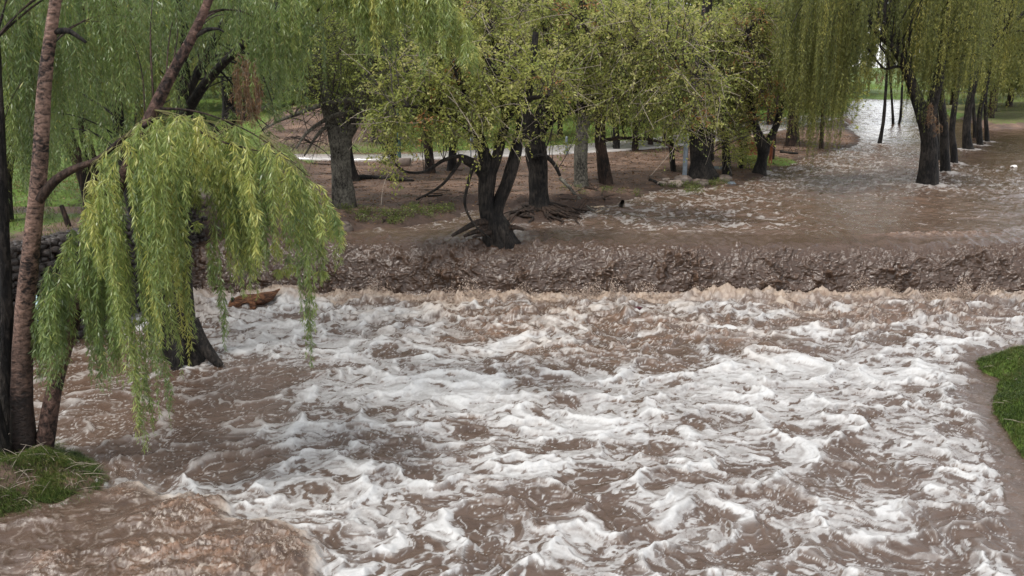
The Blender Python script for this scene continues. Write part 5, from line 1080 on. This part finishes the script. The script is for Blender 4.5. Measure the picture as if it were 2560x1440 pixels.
# dead straw on the islet
xy = scatter(ISLE, 500, .1); q = np.c_[xy, gzv(xy) + .04]; q = q[q[:, 0] > -9]; d_ = unit(rng.normal(size=q.shape) * [1, 1, .3] + [0, 0, .1]); ln = rng.uniform(.08, .4, (len(q), 1))
v, f = bez_tubes(np.stack([q, q + d_ * ln * .5 + [0, 0, .03], q + d_ * ln], 1), np.full(len(q), .006), np.full(len(q), .003), 5, 3); props(part('dead_straw', v, f, M['twig_pale'], attrs=None), 'dead twigs and straw caught in the islet grass', 'straw', kind='stuff')
xy = scatter(RGRASS, 90, .15); q = np.c_[xy, gzv(xy) + .06]; q = q[q[:, 0] < 12.5]; d_ = unit(rng.normal(size=q.shape) * [1, 1, .3]); ln = rng.uniform(.1, .35, (len(q), 1))
v, f = bez_tubes(np.stack([q, q + d_ * ln * .5 + [0, 0, .03], q + d_ * ln], 1), np.full(len(q), .006), np.full(len(q), .003), 5, 3); props(part('dead_straw', v, f, M['twig_pale']), 'dead twigs lying on the grass of the right bank', 'straw', kind='stuff')

# --- spray: drops and torn ligaments of muddy water thrown up at the foot of the weir and over the near boil
k = NT('spray'); k.bsdf(k.ramp(k.attr('tint'), [(0, (.14, .09, .065)), (.5, (.34, .25, .19)), (1, (.5, .43, .37))]), .25, .5); M['spray'] = k.m
def spray(plumes, n, size, label, name='spray'):
    P = []; T_ = []
    for (c, rx, ry, rz, wgt) in plumes:
        m = int(n * wgt); a = rng.random(m) * 6.28; rr = rng.random(m) ** .6; h = .1 + rng.random(m) ** 1.3 * (1 - rr ** 2 * .7)
        P.append(np.stack([c[0] + rx * rr * np.cos(a), c[1] + ry * rr * np.sin(a), c[2] + rz * h], -1)); T_.append(rng.normal(.55, .2, m))
    P = np.vstack(P); T_ = np.concatenate(T_); m = len(P)
    L_ = size * np.exp(rng.normal(size=m) * .5); d = unit(rng.normal(size=(m, 3)) * [.6, .6, .6] + [0, 0, .9]); s = unit(np.cross(d, rng.normal(size=(m, 3)))); b = np.cross(d, s)
    r = (L_ * rng.uniform(.16, .4, m))[:, None]; L_ = L_[:, None]
    V = np.stack([P - d * L_ * .5, P + s * r, P + b * r, P - s * r, P - b * r, P + d * L_ * .5], 1).reshape(-1, 3)
    kk = np.arange(m)[:, None] * 6; F = np.concatenate([kk + [0, 2, 1, 1], kk + [0, 3, 2, 2], kk + [0, 4, 3, 3], kk + [0, 1, 4, 4], kk + [5, 1, 2, 2], kk + [5, 2, 3, 3], kk + [5, 3, 4, 4], kk + [5, 4, 1, 1]])[:, :3]
    o = part(name, V, F, M['spray'], attrs={'tint': np.repeat(np.clip(T_, 0, 1), 6)}); props(o, label, 'spray', kind='stuff')
pl = []
for q in range(150):
    px = rng.uniform(480, 2700); x = (px - 1280) / FPX * 23.0 / .95; amp = .5 + .9 * float(ss(-.1, .5, pn(np.float32(x / 1.3), np.float32(3.3), 5)))
    pl.append(((x, 22.75 + rng.uniform(-.35, .12), ZL - .02), rng.uniform(.12, .4), rng.uniform(.1, .22), rng.uniform(.2, .50) * amp, 1 / 150))
for px, h in ((1175, .62), (1310, .42), (1605, .5), (1735, .4), (2130, .62), (2200, .4), (880, .3), (1420, .3)):
    x = (px - 1280) / FPX * 23.0 / .95; pl.append(((x, 22.8, ZL), .35, .2, h, .012))
spray(pl, 52000, .024, 'beige spray leaping along the foot of the weir')
pb = [(at_z(x, y, ZL + z0), rx, ry, rz, wg) for x, y, z0, rx, ry, rz, wg in [(470, 1290, .25, .5, .35, .16, .25), (690, 1370, .25, .6, .45, .18, .35), (330, 1230, .1, .28, .15, .40, .10), (300, 1190, .1, .12, .1, .34, .05), (130, 1420, .1, .2, .2, .22, .08), (780, 1400, .1, .25, .4, .12, .11)]]
spray(pb, 2400, .007, 'beige drops thrown up by the turbulent mud in the near corner')
